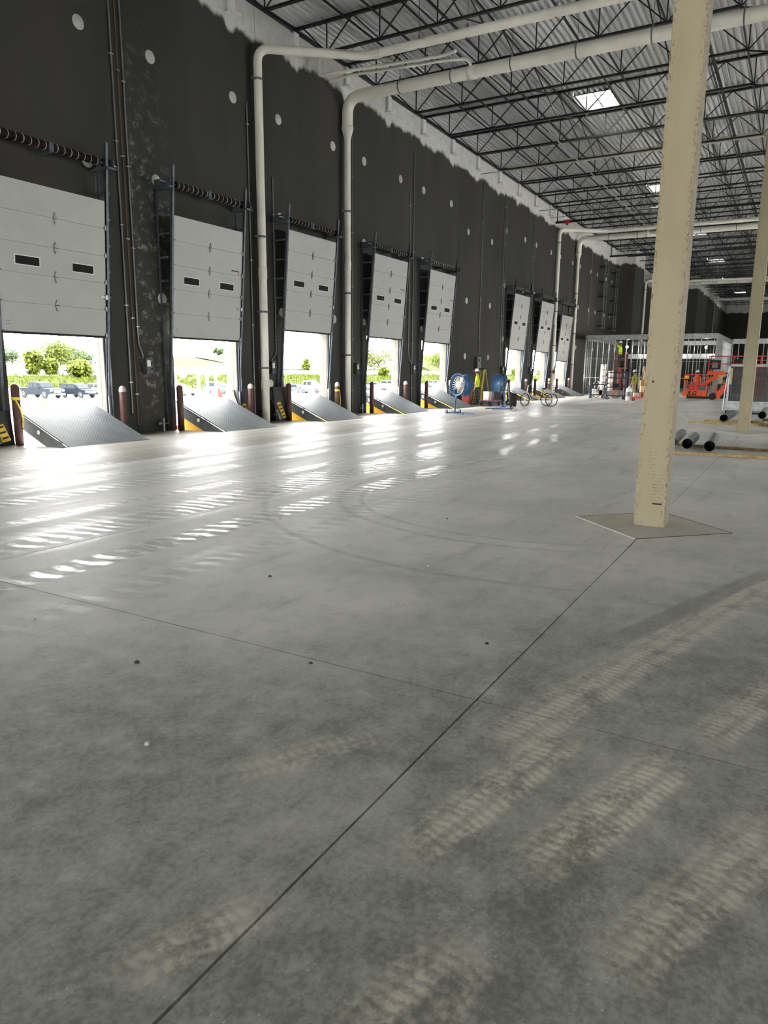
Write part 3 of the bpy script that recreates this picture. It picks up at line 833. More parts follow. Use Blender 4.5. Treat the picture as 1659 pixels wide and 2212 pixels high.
# ------------------------------------------------------------------ dark panels leaning on the wall
def lean_panel(x, y, lab, w=.75, h=1.1):
    t = thing('leaning_sign', lab, 'sign panel', (x, y, 0), group='leaning panels')
    a = MB().box((0, 0, 0), (w, .02, h)).build('board', M('dark_panel'), t); a.rotation_euler = (-.12, 0, .0)
    b_ = MB().box((.1, -.06, .0), (.24, -.03, h*.95)).build('rail', M('galv_dull'), t); b_.rotation_euler = (-.30, -.18, 0)
    s = MB().box((.24, -.10, .0), (.42, -.07, h*.5)).build('sign_strip', M('sign_yellow', srgb(214, 182, 60), .5), t); s.rotation_euler = (-.30, -.22, 0)
    for k in range(4):
        q = MB().box((.26, -.103, .06+k*.12), (.40, -.1005, .10+k*.12)); o = q.build('sign_print', M('black'), s)
lean_panel(18.42, 14.6, 'dark panel with yellow sign strip leaning beside the third dock door')
lean_panel(16.85, 14.72, 'dark panel leaning behind the bollard right of the second dock door', .6, 1.1)
lean_panel(8.85, 14.62, 'yellow sign strips and panel at the left edge of the photo', .55, .75)

# ------------------------------------------------------------------ things on the floor near the dock
def wheel(t, p, r, w, ax='y', spokes=0, name='wheel', tyre='tyre', hub='galv', thin=False):
    o = link(name, None, t, loc=p)
    if ax == 'x': o.rotation_euler = (0, 0, PI/2)
    k = r*.1 if thin else r*.38
    MB().lathe([(r-k, -w/2), (r-k*.2, -w/2), (r, -w/4), (r, w/4), (r-k*.2, w/2), (r-k, w/2), (r-k, -w/2)], axis='y', n=24).build('tyre', M(tyre), o)
    if spokes:
        q = MB().cyl((0, -w*.8, 0), (0, w*.8, 0), .03, n=8)
        for i in range(spokes):
            a = 2*PI*i/spokes; q.bar((0, 0, 0), ((r-k)*math.cos(a), 0, (r-k)*math.sin(a)), .006)
        q.build('spokes', M(hub), o)
    else:
        MB().lathe([(.0001, -w*.42), (r-k, -w*.42), (r-k, w*.42), (.0001, w*.42)], axis='y', n=16).build('hub', M(hub), o)
    return o

def drum_fan(loc, rz, tiltf, lab, base_rz):
    t = thing('drum_fan', lab, 'fan', loc, 0, 'blue drum fans')
    R = Matrix.Rotation(rz, 4, 'Z') @ Matrix.Rotation(tiltf, 4, 'Y')
    hc = Vector((0, 0, 1.12)); r = .36
    sh = MB().lathe([(r+.075, -.22), (r+.065, -.22), (r-.03, -.12), (r-.03, .12), (r+.065, .22), (r+.075, .22), (r-.01, .12), (r-.01, -.12), (r+.075, -.22)], axis='x', n=28, mat=R, c=hc)
    sh.build('drum', M('blue'), t)
    gq = MB()
    for k in (-.15, .15):
        for a in range(20):
            an = 2*PI*a/20; gq.add(*[[R @ Vector(v)+hc for v in vs] if i == 0 else vs for i, vs in enumerate((MB().bar((k, 0, 0), (k, (r-.03)*math.cos(an), (r-.03)*math.sin(an)), .006).v, MB().bar((k, 0, 0), (k, .1, .1), .006).f))])
        for rr in (.12, .22, .31): gq.lathe([(rr, k-.004), (rr+.006, k), (rr, k+.004)], axis='x', n=24, mat=R, c=hc)
    gq.build('guard_grille', M('chrome'), t)
    bl = MB()
    for a in range(5):
        m = R @ Matrix.Rotation(2*PI*a/5, 4, 'X') @ Matrix.Translation((0, 0, .17)) @ Matrix.Rotation(.5, 4, 'Z')
        bb = MB().box((-.01, -.06, -.13), (.01, .06, .13)).xf(m); bl.add([Vector(v)+hc for v in bb.v], bb.f)
    bl.build('blades', M('chrome'), t)
    mo = MB().lathe([(.0001, -.14), (.09, -.14), (.09, .10), (.0001, .12)], axis='x', n=14, mat=R, c=hc); mo.build('motor', M('chrome'), t)
    B = Matrix.Rotation(base_rz, 4, 'Z')
    q = MB().tube([B @ Vector(p) for p in rounded([(.10, 0, .74), (.28, 0, .70), (.34, 0, .45), (.34, 0, .03)], .12)], .035, 10)
    q.tube([B @ Vector(p) for p in ((.12, -.22, .98), (.10, -.2, .8), (.10, 0, .73), (.10, .2, .8), (.12, .22, .98))], .022, 8)
    q.build('stand', M('blue'), t)
    q = MB()
    for yy in (-.25, .25): q.bar(B @ Vector((.45, yy, .035)), B @ Vector((-.5, yy, .03)), .05, .04)
    q.bar(B @ Vector((.34, -.28, .05)), B @ Vector((.34, .28, .05)), .06, .05)
    q.build('base_frame', M('blue'), t)
    for yy in (-.33, .33):
        w = wheel(t, B @ Vector((.46, yy, .075)), .075, .05); w.rotation_euler = (0, 0, base_rz)
drum_fan((25.95, 11.45, 0), 2.75, -.08, 'blue drum fan facing the camera, left of the two fans', 1.1)
drum_fan((30.2, 11.5, 0), math.radians(272), .16, 'blue drum fan seen from its side, right of the two fans', -.6)

# person builder -----------------------------------------------------------
def person(lab, loc, rz, shirt, pants, hat, pose='work', scale=1.0, hatmat=None, group='workers'):
    V, E_, Rr = [], [], []
    def v(p, r, par=None):
        V.append(p); Rr.append(r)
        if par is not None: E_.append((par, len(V)-1))
        return len(V)-1
    pel = v((0, 0, .96), (.13, .16)); sp = v((-.01, 0, 1.12), (.115, .15), pel); ch = v((0, 0, 1.32), (.13, .185), sp)
    nb = v((-.01, 0, 1.46), (.065, .085), ch); nk = v((.0, 0, 1.52), (.055, .06), nb); h1 = v((.02, 0, 1.60), (.085, .075), nk); h2 = v((.015, 0, 1.70), (.09, .078), h1)
    for s in (-1, 1):
        hip = v((0, s*.095, .88), (.095, .09), pel); kn = v((.03, s*.11, .50), (.065, .062), hip); an = v((-.02, s*.12, .09), (.045, .042), kn); toe = v((.15, s*.14, .045), (.04, .045), an)
        sh = v((-.01, s*.20, 1.39), (.07, .07), ch)
        if pose == 'work' and s < 0: el, wr, hd = (.08, s*.28, 1.14), (.27, s*.26, 1.10), (.35, s*.24, 1.11)
        elif pose == 'reach': el, wr, hd = (.15, s*.24, 1.50), (.32, s*.2, 1.66), (.38, s*.19, 1.74)
        else: el, wr, hd = (-.03, s*.27, 1.10), (.06, s*.28, .86), (.09, s*.275, .78)
        e = v(el, (.052, .052), sh); w = v(wr, (.034, .034), e); pm = v(hd, (.03, .04), w)
        dv = (Vector(hd)-Vector(wr)).normalized(); side = Vector((0, 1, 0)) if abs(dv.y) < .8 else Vector((1, 0, 0))
        fl = dv.cross(side).normalized()
        for k, ln in enumerate((.075, .085, .08, .062)):
            b0 = Vector(hd)+side*(k-1.5)*.021
            f1 = v(tuple(b0+dv*.045), (.010, .010), pm); f2 = v(tuple(b0+dv*(.045+ln*.5)+fl*.015), (.009, .009), f1); v(tuple(b0+dv*(.045+ln*.85)+fl*.04), (.008, .008), f2)
        tb = v(tuple(Vector(hd)-side*.045*s+dv*.005), (.012, .012), pm); v(tuple(Vector(hd)-side*.06*s+dv*.045), (.010, .010), tb)
    me = bpy.data.meshes.new('body'); me.from_pydata(V, E_, [])
    ob = bpy.data.objects.new('body_tmp', me); C.objects.link(ob)
    ob.modifiers.new('skin', 'SKIN'); sv = me.skin_vertices[0].data
    for i, r in enumerate(Rr): sv[i].radius = r; sv[i].use_root = (i == 0)
    sb = ob.modifiers.new('sub', 'SUBSURF'); sb.levels = 2; sb.render_levels = 2
    dg = bpy.context.evaluated_depsgraph_get()
    m2 = bpy.data.meshes.new_from_object(ob.evaluated_get(dg)); bpy.data.objects.remove(ob)
    for nm in (shirt, pants, 'skin', 'shoe'): m2.materials.append(M(nm))
    for p in m2.polygons:
        c = p.center; p.use_smooth = True
        arm = abs(c.y) > .185 and c.z > .7 if pose != 'reach' else (abs(c.y) > .17 and c.x > .13 and c.z > 1.4)
        p.material_index = 3 if c.z < .12 else 1 if c.z < .93 and not arm else 0
        if c.z > 1.50 and abs(c.y) < .12 and pose != 'reach' or (c.z > 1.5 and abs(c.y) < .11 and c.x < .13): p.material_index = 2
        if arm and (c.z < 1.22 if pose != 'reach' else c.x > .2): p.material_index = 2
    m2.name = 'body'
    t = thing('person', lab, 'person', loc, rz, group); t.scale = (scale,)*3
    body = link('body', m2, t)
    f = MB().lathe([(.0001, -.016), (.012, -.008), (.014, 0), (.01, .012)], c=(.112, 0, 1.635), axis='x', n=8); f.build('nose', M('skin'), body)
    for s in (-1, 1):
        MB().lathe([(.0001, -.006), (.010, 0), (.0001, .006)], c=(.100, s*.032, 1.665), axis='x', n=8).build('eye', M('shoe'), body)
        MB().lathe([(.0001, -.01), (.018, 0), (.024, .006), (.0001, .012)], c=(.01, s*.082, 1.645), axis='y', n=10).build('ear', M('skin'), body)
    MB().box((.098, -.025, 1.588), (.106, .025, 1.596)).build('mouth', M('lips', srgb(140, 80, 72), .6), body)
    MB().lathe([(.10, 1.60), (.105, 1.66), (.09, 1.70)], c=(-.015, 0, 0), n=14).build('hair', M('hair', srgb(60, 44, 34), .8), body)
    if hat:
        h = MB().lathe([(.15, 1.70), (.15, 1.71), (.118, 1.715), (.115, 1.76), (.095, 1.81), (.05, 1.84), (.0001, 1.845)], c=(.015, 0, 0), n=18)
        h.box((.1, -.08, 1.70), (.20, .08, 1.71)); h.build('hard_hat', hatmat or M('white_plastic'), t)
    return t
pA = person('worker in lime hi-vis shirt and dark trousers standing back-on beside the step ladder', (33.1, 13.75, 0), PI/2+.15, 'hivis', 'trousers', True, 'work', .97, M('hat_mix', srgb(206, 206, 206), .4, var=.7, scale=18))
MB().box((-.142, -.11, 1.33), (-.138, .11, 1.365)).build('shirt_print', M('black'), pA)
MB().cyl((.02, -.30, .78), (.02, -.34, .70), .05, n=10).build('work_glove', M('ladder_yellow'), pA)

def step_ladder(loc, rz, h, lab, mat='ladder_yellow', w=.5):
    t = thing('step_ladder', lab, 'ladder', loc, rz, 'ladders')
    for s in (-1, 1):
        MB().bar((-.45, s*w/2, 0), (-.05, s*w*.32, h), .07, .03).build('front_rail', M(mat), t)
        MB().bar((.45, s*w/2, 0), (.05, s*w*.32, h), .05, .03).build('rear_rail', M(mat), t)
    n = int(h/.3)
    for k in range(1, n):
        f = k*.3/h; MB().bar((-.45+.4*f, -w/2*(1-.36*f), k*.3), (-.45+.4*f, w/2*(1-.36*f), k*.3), .08, .025).build('step', M('galv'), t)
    MB().box((-.12, -w*.36, h-.02), (.12, w*.36, h+.05)).build('top_cap', M('black'), t)
step_ladder((34.3, 14.0, 0), -.2, 1.75, 'yellow step ladder under the wall panel, beside the worker in lime')

# wall electrical panel
t = thing('electrical_panel', 'grey electrical panel on the wall above the worker and step ladder', 'electrical panel', (35.6, D, 1.78))
MB().box((-.27, -.14, 0), (.27, 0, .62)).build('case', M('box_grey'), t)
MB().box((-.23, -.155, .04), (.23, -.14, .58)).build('door', M('galv_dull'), t)
MB().box((.17, -.17, .28), (.20, -.155, .36)).build('latch', M('black'), t)
MB().box((-.12, -.16, .36), (.06, -.155, .50)).build('opening', M('black'), t)

# red sheet-metal bin and leaning frames behind the left fan
t = thing('red_bin', 'red tapered bin standing by the wall behind the left fan', 'bin', (31.9, 13.75, 0))
MB().hexa([(-.16, -.14, 0), (.16, -.14, 0), (.16, .14, 0), (-.16, .14, 0), (-.24, -.2, .72), (.24, -.2, .72), (.24, .2, .72), (-.24, .2, .72)]).build('body', M('red'), t)
MB().box((-.25, -.21, .70), (.25, .21, .74)).build('rim', M('red_steel'), t)
t = thing('metal_stand', 'grey frames leaning on the wall right of the fifth dock door', 'frame', (31.55, 14.62, 0), .0)
for k in range(3):
    o = MB().box((k*.16, -.05, 0), (k*.16+.05, 0, 1.12)).build('post', M('galv_dull' if k != 1 else 'black'), t); o.rotation_euler = (-.1, -.05+.05*k, 0)
MB().box((.0, -.12, .98), (.5, -.06, 1.22)).build('top_sheet', M('galv'), t)

# blue flat trolley with white box
t = thing('platform_trolley', 'blue and red flat trolley behind the right fan', 'trolley', (33.3, 13.1, 0), -.15)
MB().box((-.5, -.35, .20), (.5, .35, .25)).build('deck', M('blue'), t)
MB().box((-.52, -.37, .25), (.52, .37, .265)).build('red_edge', M('red_steel'), t)
for x in (-.4, .4):
    for y in (-.26, .26): wheel(t, (x, y, .10), .10, .05, hub='red_steel')
t = thing('carton', 'white carton standing on the blue trolley', 'carton', (33.0, 13.15, .266), -.15)
MB().box((-.14, -.15, 0), (.14, .15, .42)).build('body', M('white_plastic'), t)
MB().box((-.03, -.152, .05), (.03, .152, .421)).build('tape', M('cardboard'), t)
t = thing('carton', 'grey carton beside the white one on the blue trolley', 'carton', (33.4, 13.2, .266), -.15)
MB().box((-.16, -.16, 0), (.16, .16, .36)).build('body', M('galv_dull'), t)
MB().box((-.03, -.162, .04), (.03, .162, .361)).build('tape', M('cardboard'), t)

# hand truck and suitcase
t = thing('hand_truck', 'silver hand truck standing behind the black suitcase', 'hand truck', (34.6, 12.7, 0), 2.4)
for s in (-.18, .18): MB().tube([(0, s, .12), (.10, s, 1.0), (.16, s, 1.18), (.10, s*.3, 1.24)], .016, 8).build('rail', M('chrome'), t)
for z in (.35, .65, .95): MB().bar((.10*z, -.18, z), (.10*z, .18, z), .025).build('crossbar', M('chrome'), t)
MB().box((-.24, -.2, .02), (.02, .2, .035)).build('toe_plate', M('chrome'), t)
for s in (-.24, .24): wheel(t, (.1, s, .12), .12, .05)
t = thing('suitcase', 'black and brown upright suitcase on the floor left of the tricycle', 'suitcase', (32.75, 11.75, 0), .6)
MB().prism([(-.15, .05), (.15, .05), (.17, .08), (.17, .60), (.15, .64), (-.15, .64), (-.17, .60), (-.17, .08)], 'y', -.13, .13).build('shell', M('black'), t)
MB().box((-.12, -.16, .10), (.12, -.13, .56)).build('front_pocket', M('pocket', srgb(74, 60, 56), .7), t)
MB().tube([(-.1, 0, .63), (-.1, 0, .72), (.1, 0, .72), (.1, 0, .63)], .012, 6).build('handle', M('black'), t)
for x in (-.12, .12):
    for y in (-.09, .09): MB().cyl((x-.015, y, .03), (x+.015, y, .03), .03, n=10).build('castor', M('rubber'), t)

def tricycle(loc, rz, lab, frame='navy', sc=1.0):
    t = thing('tricycle', lab, 'tricycle', loc, rz); t.scale = (sc,)*3
    fr = .31
    fwh = link('front_fork', None, t, loc=(1.22, 0, 0)); fwh.rotation_euler = (0, 0, .45)
    wheel(fwh, (0, 0, fr), fr, .045, spokes=16, name='front_wheel', hub='chrome', thin=True)
    MB().tube([(0, .05, fr), (-.06, .045, .62), (-.10, 0, .66)], .012, 6).tube([(0, -.05, fr), (-.06, -.045, .62), (-.10, 0, .66)], .012, 6).build('fork_blades', M('tan'), fwh)
    MB().tube([(-.10, 0, .60), (-.18, 0, .98)], .016, 8).tube([(-.30, .30, 1.02), (-.18, .24, 1.08), (-.18, 0, .98), (-.18, -.24, 1.08), (-.30, -.30, 1.02)], .012, 8).build('handlebar', M('chrome'), fwh)
    for s in (-.30, .30): MB().cyl((-.27, s, 1.03), (-.38, s*1.02, 1.0), .018, n=8).build('grip', M('black'), fwh)
    for s in (-.33, .33): wheel(t, (0, s, fr), fr, .045, spokes=18, name='rear_wheel', hub='chrome', thin=True)
    q = MB().tube(rounded([(1.07, 0, .74), (.92, 0, .40), (.62, 0, .30), (.45, 0, .30)], .16), .02, 8).tube([(.45, 0, .30), (.30, 0, .78)], .018, 8).tube([(.45, 0, .30), (0, .12, .31)], .016, 8).tube([(.45, 0, .30), (0, -.12, .31)], .016, 8)
    q.tube([(0, -.33, .31), (0, .33, .31)], .014, 8)
    q.build('frame', M(frame), t)
    MB().tube([(.36, 0, .60), (.08, .2, .34)], .014, 6).tube([(.36, 0, .60), (.08, -.2, .34)], .014, 6).build('stays', M('safety_yellow'), t)
    MB().lathe([(.0001, .80), (.10, .81), (.13, .84), (.10, .87), (.0001, .88)], c=(.27, 0, 0), n=14).build('saddle', M('black'), t)
    for s in (-.33, .33):
        MB().add(*fender(s)).build('mudguard', M('blue'), t)
    MB().lathe([(.07, -.01), (.085, -.01), (.085, .01), (.07, .01)], c=(.47, .06, .28), axis='y', n=16).bar((.47, .09, .28), (.40, .11, .14), .02).bar((.47, -.06, .28), (.54, -.11, .42), .02).box((.34, .10, .12), (.44, .18, .145)).build('crank', M('chrome'), t)
    MB().tube([(-.02, .3, .62), (-.02, .3, 1.55), (.02, .3, 1.75)], .005, 5).build('flag_pole', M('white_plastic'), t)
    MB().add([(0, .3, 1.55), (.02, .3, 1.78), (-.14, .3, 1.62), (0, .305, 1.55), (.02, .305, 1.78), (-.14, .305, 1.62)], [(0, 1, 2), (5, 4, 3), (0, 3, 4, 1), (1, 4, 5, 2), (2, 5, 3, 0)]).build('flag', M('red'), t)
    return t
def fender(s):
    vs, fs = [], []
    for i in range(9):
        a = PI*(.15+.6*i/8); vs += [(.335*math.cos(a), s-.035, .31+.335*math.sin(a)), (.335*math.cos(a), s+.035, .31+.335*math.sin(a))]
    for i in range(8): fs.append((2*i, 2*i+1, 2*i+3, 2*i+2))
    return vs, fs
tricycle((34.55, 10.55, 0), math.radians(128), 'blue and yellow cargo tricycle parked beside the suitcase')

# ------------------------------------------------------------------ grey pipes and lumber by the columns
def pvc_pipe(a, b_, r, lab, grp, mat='grey_pvc'):
    a, b_ = Vector(a), Vector(b_)
    t = thing('grey_pipe', lab, 'pipe', a, 0, grp); d = b_-a
    MB().cyl((0, 0, 0), d, r, n=22, caps=False).build('tube', M(mat), t)
    MB().cyl((0, 0, 0), d, r*.93, n=22, caps=False).cyl(d*.5, d*.51, r*.92, n=22).build('shaded_bore', M('black'), t)  # inside coloured black to stand for the shade in the pipe
    e = d.normalized()
    for p, sg in ((Vector((0, 0, 0)), 1), (d, -1)):
        u = e.cross(Vector((0, 0, 1))).normalized(); w = e.cross(u)
        vs = []
        for rr in (r, r*.93): vs += [p+(u*math.cos(2*PI*k/22)+w*math.sin(2*PI*k/22))*rr for k in range(22)]
        MB().add(vs, [(k, (k+1) % 22, (k+1) % 22+22, k+22) for k in range(22)]).build('rim', M(mat), t)
zb = .062
pvc_pipe((15.95, 1.47, zb+.112), (18.35, 1.62, zb+.112), .112, 'right-hand thick grey pipe resting on two boards beside the nearest column', 'thick grey pipes')
pvc_pipe((16.25, 1.93, zb+.112), (18.2, 2.02, zb+.112), .112, 'middle thick grey pipe resting on two boards beside the nearest column', 'thick grey pipes')
pvc_pipe((16.55, 2.28, zb+.112), (19.1, 2.42, zb+.112), .112, 'left-hand thick grey pipe half hidden by the nearest column', 'thick grey pipes')
def board(a, b_, lab, mat='lumber', w=.09, h=.055, z=.0305):
    t = MB().bar((a[0], a[1], z), (b_[0], b_[1], z), w, h)
    t.build('lumber_board', M(mat), None, label=lab, cat='board', group='lumber boards')
board((15.75, 2.55), (15.80, -1.4), 'front wooden board under the thick grey pipes', 'lumber')
board((17.55, 2.75), (17.0, -1.4), 'rear dark wooden board under the thick grey pipes', 'lumber_dark')
board((25.9, 3.1), (25.55, -.3), 'pale wooden board left of the second column', 'lumber', .14, .07, .036)
board((27.2, 2.75), (27.0, .9), 'second wooden board behind the pale one, under the single pipe', 'lumber', .14, .07, .036)
pvc_pipe((26.0, 2.05, .20), (29.0, 2.0, .20), .125, 'single thick grey pipe on boards left of the second column', 'thick grey pipes')
for k in range(8):
    pvc_pipe((25.0+.08*k, .62-.19*k, .16+.0*k), (29.0, .55-.16*k, .16), .058, f'{["first","second","third","fourth","fifth","sixth","seventh","eighth"][k]} thin grey pipe from the left in the row right of the second column', 'thin grey pipes')
board((25.6, 1.0), (25.7, -1.4), 'wooden board under the row of thin grey pipes', 'lumber_dark', .1, .1, .052)
board((28.4, 1.0), (28.4, -1.4), 'rear wooden board under the row of thin grey pipes', 'lumber_dark', .1, .1, .052)
pvc_pipe((26.3, .95, .32), (29.6, .95, .32), .125, 'thick grey pipe lying above the row of thin pipes right of the second column', 'thick grey pipes')
MB().tube(rounded([(27.2, 3.55, .28), (26.5, 3.2, .03), (26.6, 2.9, .02), (27.2, 2.4, .15)], .2), .014, 6).build('wire_offcut', M('chrome'), None, label='bent bright wire offcut sticking up left of the boards', cat='wire')
q = MB()
for k in range(6):
    cx, cy = 22.6+.12*random.uniform(-1, 1), .15-.25*k*.6
    q.tube([(cx+.34*math.cos(a*PI/8)*(1+.1*math.sin(a+k)), cy+.22*math.sin(a*PI/8), .02+.012*k) for a in range(17)], .011, 5)
q.build('cable_coil', M('black'), None, label='tangled black cables on the floor right of the second column', cat='cable')

# galvanised mesh cage
t = thing('mesh_cage', 'galvanized wire mesh cage standing behind the second column', 'cage', (33.0, 2.55, 0))
for (x, y) in ((0, 0), (0, -1.6), (0, -3.2), (1.6, 0), (1.6, -3.2)): MB().box((x-.04, y-.04, .15), (x+.04, y+.04, 2.0)).build('post', M('galv'), t)
for x in (0, 1.6):
    MB().box((x-.04, -3.24, 1.93), (x+.04, .04, 2.01)).build('top_rail', M('galv'), t)
    MB().box((x-.03, -3.2, .15), (x+.03, 0, .52)).build('kick_panel', M('galv'), t)
for y in (0, -3.2):
    MB().box((0, y-.04, 1.93), (1.6, y+.04, 2.01)).build('top_rail', M('galv'), t)
    MB().box((0, y-.03, .15), (1.6, y+.03, .52)).build('kick_panel', M('galv'), t)
MB().box((-.04, -3.24, .10), (1.64, .04, .15)).build('floor_plate', M('galv_dull'), t)
for y0 in (0, -1.6):
    q = MB()
    for k in range(48): q.cyl((0, y0-.05-k*.032, .52), (0, y0-.05-k*.032, 1.9), .010, n=4, caps=False)
    for k in range(43): q.cyl((0, y0-.02, .54+k*.032), (0, y0-1.58, .54+k*.032), .010, n=4, caps=False)
    tag(q.build('wire_mesh', M('mesh_grey', srgb(72, 76, 78), .6, .2), t), kind='stuff')
q = MB()
for k in range(60): q.cyl((1.6, -.05-k*.052, .52), (1.6, -.05-k*.052, 1.9), .012, n=4, caps=False)
tag(q.build('wire_mesh', M('mesh_grey', srgb(72, 76, 78), .6, .2), t), kind='stuff')
MB().tube([(-.06, .12, .14), (-.05, .10, .9), (-.03, .02, 1.98)], .022, 8).build('gate_rod', M('galv'), t)
MB().box((-.10, -.12, 1.2), (-.06, -.04, 1.85)).build('wood_strip', M('beige'), t)
for x in (0, 1.6):
    for y in (0, -3.2): wheel(t, (x, y, .075), .075, .04)

# ------------------------------------------------------------------ far: stud framing, carts, lifts
def stud_wall(lab, axis, a, b_, fixed, h, step=.41, sill=True):
    t = thing('stud_wall', lab, 'stud wall', (fixed, a, 0) if axis == 'y' else (a, fixed, 0), 0, 'stud walls')
    L = b_-a; sg = 1 if L > 0 else -1; n = int(abs(L)/step)
    sm = MB().box((-.045, -.02, .03), (-.043, .02, h)).box((.043, -.02, .03), (.045, .02, h)).box((-.045, -.02, .03), (.045, -.018, h)) if axis == 'y' else MB().box((-.02, -.045, .03), (.02, -.043, h)).box((-.02, .043, .03), (.02, .045, h)).box((-.02, -.045, .03), (-.018, .045, h))
    me = sm.mesh('stud', M('galv'))
    for k in range(n+1):
        p = sg*k*step; link('stud', me, t, loc=(0, p, 0) if axis == 'y' else (p, 0, 0))
    if axis == 'y':
        MB().box((-.06, 0, 0), (.06, L, .03)).build('bottom_track', M('galv'), t)
        MB().box((-.07, 0, h), (.07, L, h+.35)).build('header', M('galv'), t)
        for z in (1.25, 2.6): MB().box((-.046, 0, z), (-.04, L, z+.03)).build('bridging', M('galv'), t)
    else:
        MB().box((0, -.06, 0), (L, .06, .03)).build('bottom_track', M('galv'), t)
        MB().box((0, -.07, h), (L, .07, h+.35)).build('header', M('galv'), t)
    return t
stud_wall('front galvanized stud wall of the framed room beyond the dock doors', 'y', 13.9, 5.2, 54.0, 3.95)
stud_wall('left galvanized stud wall of the framed room, along the dark dock wall', 'x', 54.1, 66.0, 13.95, 3.95, .6)
stud_wall('right galvanized stud wall of the framed room, seen edge on', 'x', 54.1, 66.0, 5.15, 3.95, .6)
stud_wall('back galvanized stud wall of the framed room with work lights', 'y', 13.1, 5.3, 66.2, 3.95, .6)
stud_wall('second galvanized stud wall behind the orange lifts', 'y', 4.6, -.8, 60.0, 3.8)
stud_wall('right return of the stud wall behind the orange lifts', 'x', 60.1, 66.0, -.85, 3.8, .6)
t = thing('duct', 'galvanized duct hung inside the framed room', 'duct', (61, 9.6, 2.75))
MB().box((-.3, -4.0, 0), (.3, 2.6, .35)).build('run', M('galv'), t)
for k in range(3): MB().cyl((0, -3.4+k*2.6, .35), (0, -3.4+k*2.6, ROOF-.9-2.75), .012, n=5).build('hanger_rod', M('galv_dull'), t)
for k in range(5): MB().box((-.32, -3.6+k*1.4, -.02), (.32, -3.56+k*1.4, .37)).build('flange', M('galv_dull'), t)
def work_light(p, lab, e=120):
    t = thing('work_light', lab, 'work light', p, 0, 'work lights')
    MB().lathe([(.0001, -.10), (.07, -.07), (.10, 0), (.07, .07), (.0001, .10)], n=12).build('bulb', glow('bulb_glow', (1, .97, .9), 25), t)
    MB().cyl((0, 0, .10), (0, 0, .2), .04, n=8).cyl((0, 0, .2), (0, 0, ROOF-.9-p[2]), .008, n=5).build('cord', M('black'), t)
    l = bpy.data.lights.new('work_light', 'POINT'); l.energy = e; l.color = (1, .95, .85); l.shadow_soft_size = .12
    lo = bpy.data.objects.new('work_light_lamp', l); C.objects.link(lo); lo.parent = t; lo.location = (0, 0, -.15)
for p, lb in (((57, 11.6, 3.55), 'leftmost work light shining through the studs of the framed room'), ((56.5, 9.6, 3.5), 'second work light from the left in the framed room'), ((57.5, 8.7, 3.5), 'third work light from the left, beside the nearest column in the photo'),
              ((58, 6.2, 3.5), 'work light right of the nearest column, behind the orange lift'), ((63, 2.2, 3.1), 'rightmost work light behind the second stud wall')):
    work_light(p, lb, 55)

# insulation rolls
rollm = MB().cyl((0, 0, 0), (0, 0, .42), .20, n=14).mesh('wrap', M('silver_foil'))
bandm = MB().lathe([(.201, .05), (.206, .08), (.201, .11)], n=14).mesh('band', M('cardboard'))
for c in range(2):
    for k in range(5):
        if c == 1 and k == 4: continue
        t = thing('foil_roll', f'silver foil roll, {["lowest","second","third","fourth","topmost"][k]} of the {"left" if c == 0 else "right"} stack before the framed room', 'roll', (50.6, 11.75-.5*c, .44*k), 0, 'foil rolls')
        link('wrap', rollm, t); link('band', bandm, t)

# red mast lift with worker up high
t = thing('mast_lift', 'dark red mast lift behind the foil rolls', 'lift', (53.1, 11.2, 0), PI)
MB().box((-.4, -.38, .08), (.4, .38, .35)).build('chassis', M('red_steel'), t)
MB().box((-.12, -.12, .35), (.12, .12, 1.95)).build('mast', M('maroon', srgb(120, 40, 34), .5), t)
MB().box((-.45, -.4, 1.9), (.45, .4, 1.98)).build('platform', M('maroon'), t)
for (x, y) in ((-.43, -.38), (.43, -.38), (-.43, .38), (.43, .38)): MB().bar((x, y, 1.98), (x, y, 3.0), .04).build('guard_post', M('maroon'), t)
for z in (2.5, 3.0): MB().bar((-.43, -.38, z), (.43, -.38, z), .04).bar((-.43, .38, z), (.43, .38, z), .04).bar((-.43, -.38, z), (-.43, .38, z), .04).bar((.43, -.38, z), (.43, .38, z), .04).build('guard_rail', M('maroon'), t)
for x in (-.3, .3):
    for y in (-.3, .3): wheel(t, (x, y, .1), .1, .06)
person('worker in yellow vest standing up on the red mast lift', (53.1, 11.25, 1.99), PI/2, 'hivis', 'trousers', True, 'reach', 1.0)
person('worker in olive vest and tan trousers behind the tall black cart', (50.0, 9.55, 0), 1.2, 'olive_vest', 'tan', True, 'stand', 1.0) if M('olive_vest', srgb(150, 160, 50), .8) else None
person('worker in orange vest and white hard hat beside the boom lift', (52.2, 5.95, 0), 2.6, 'orange', 'trousers', True, 'stand', 1.0)
person('worker in grey shirt and lime hard hat at the scissor lift', (51.6, 4.1, 0), 2.9, 'trousers', 'trousers', True, 'stand', 1.0, M('hivis'))

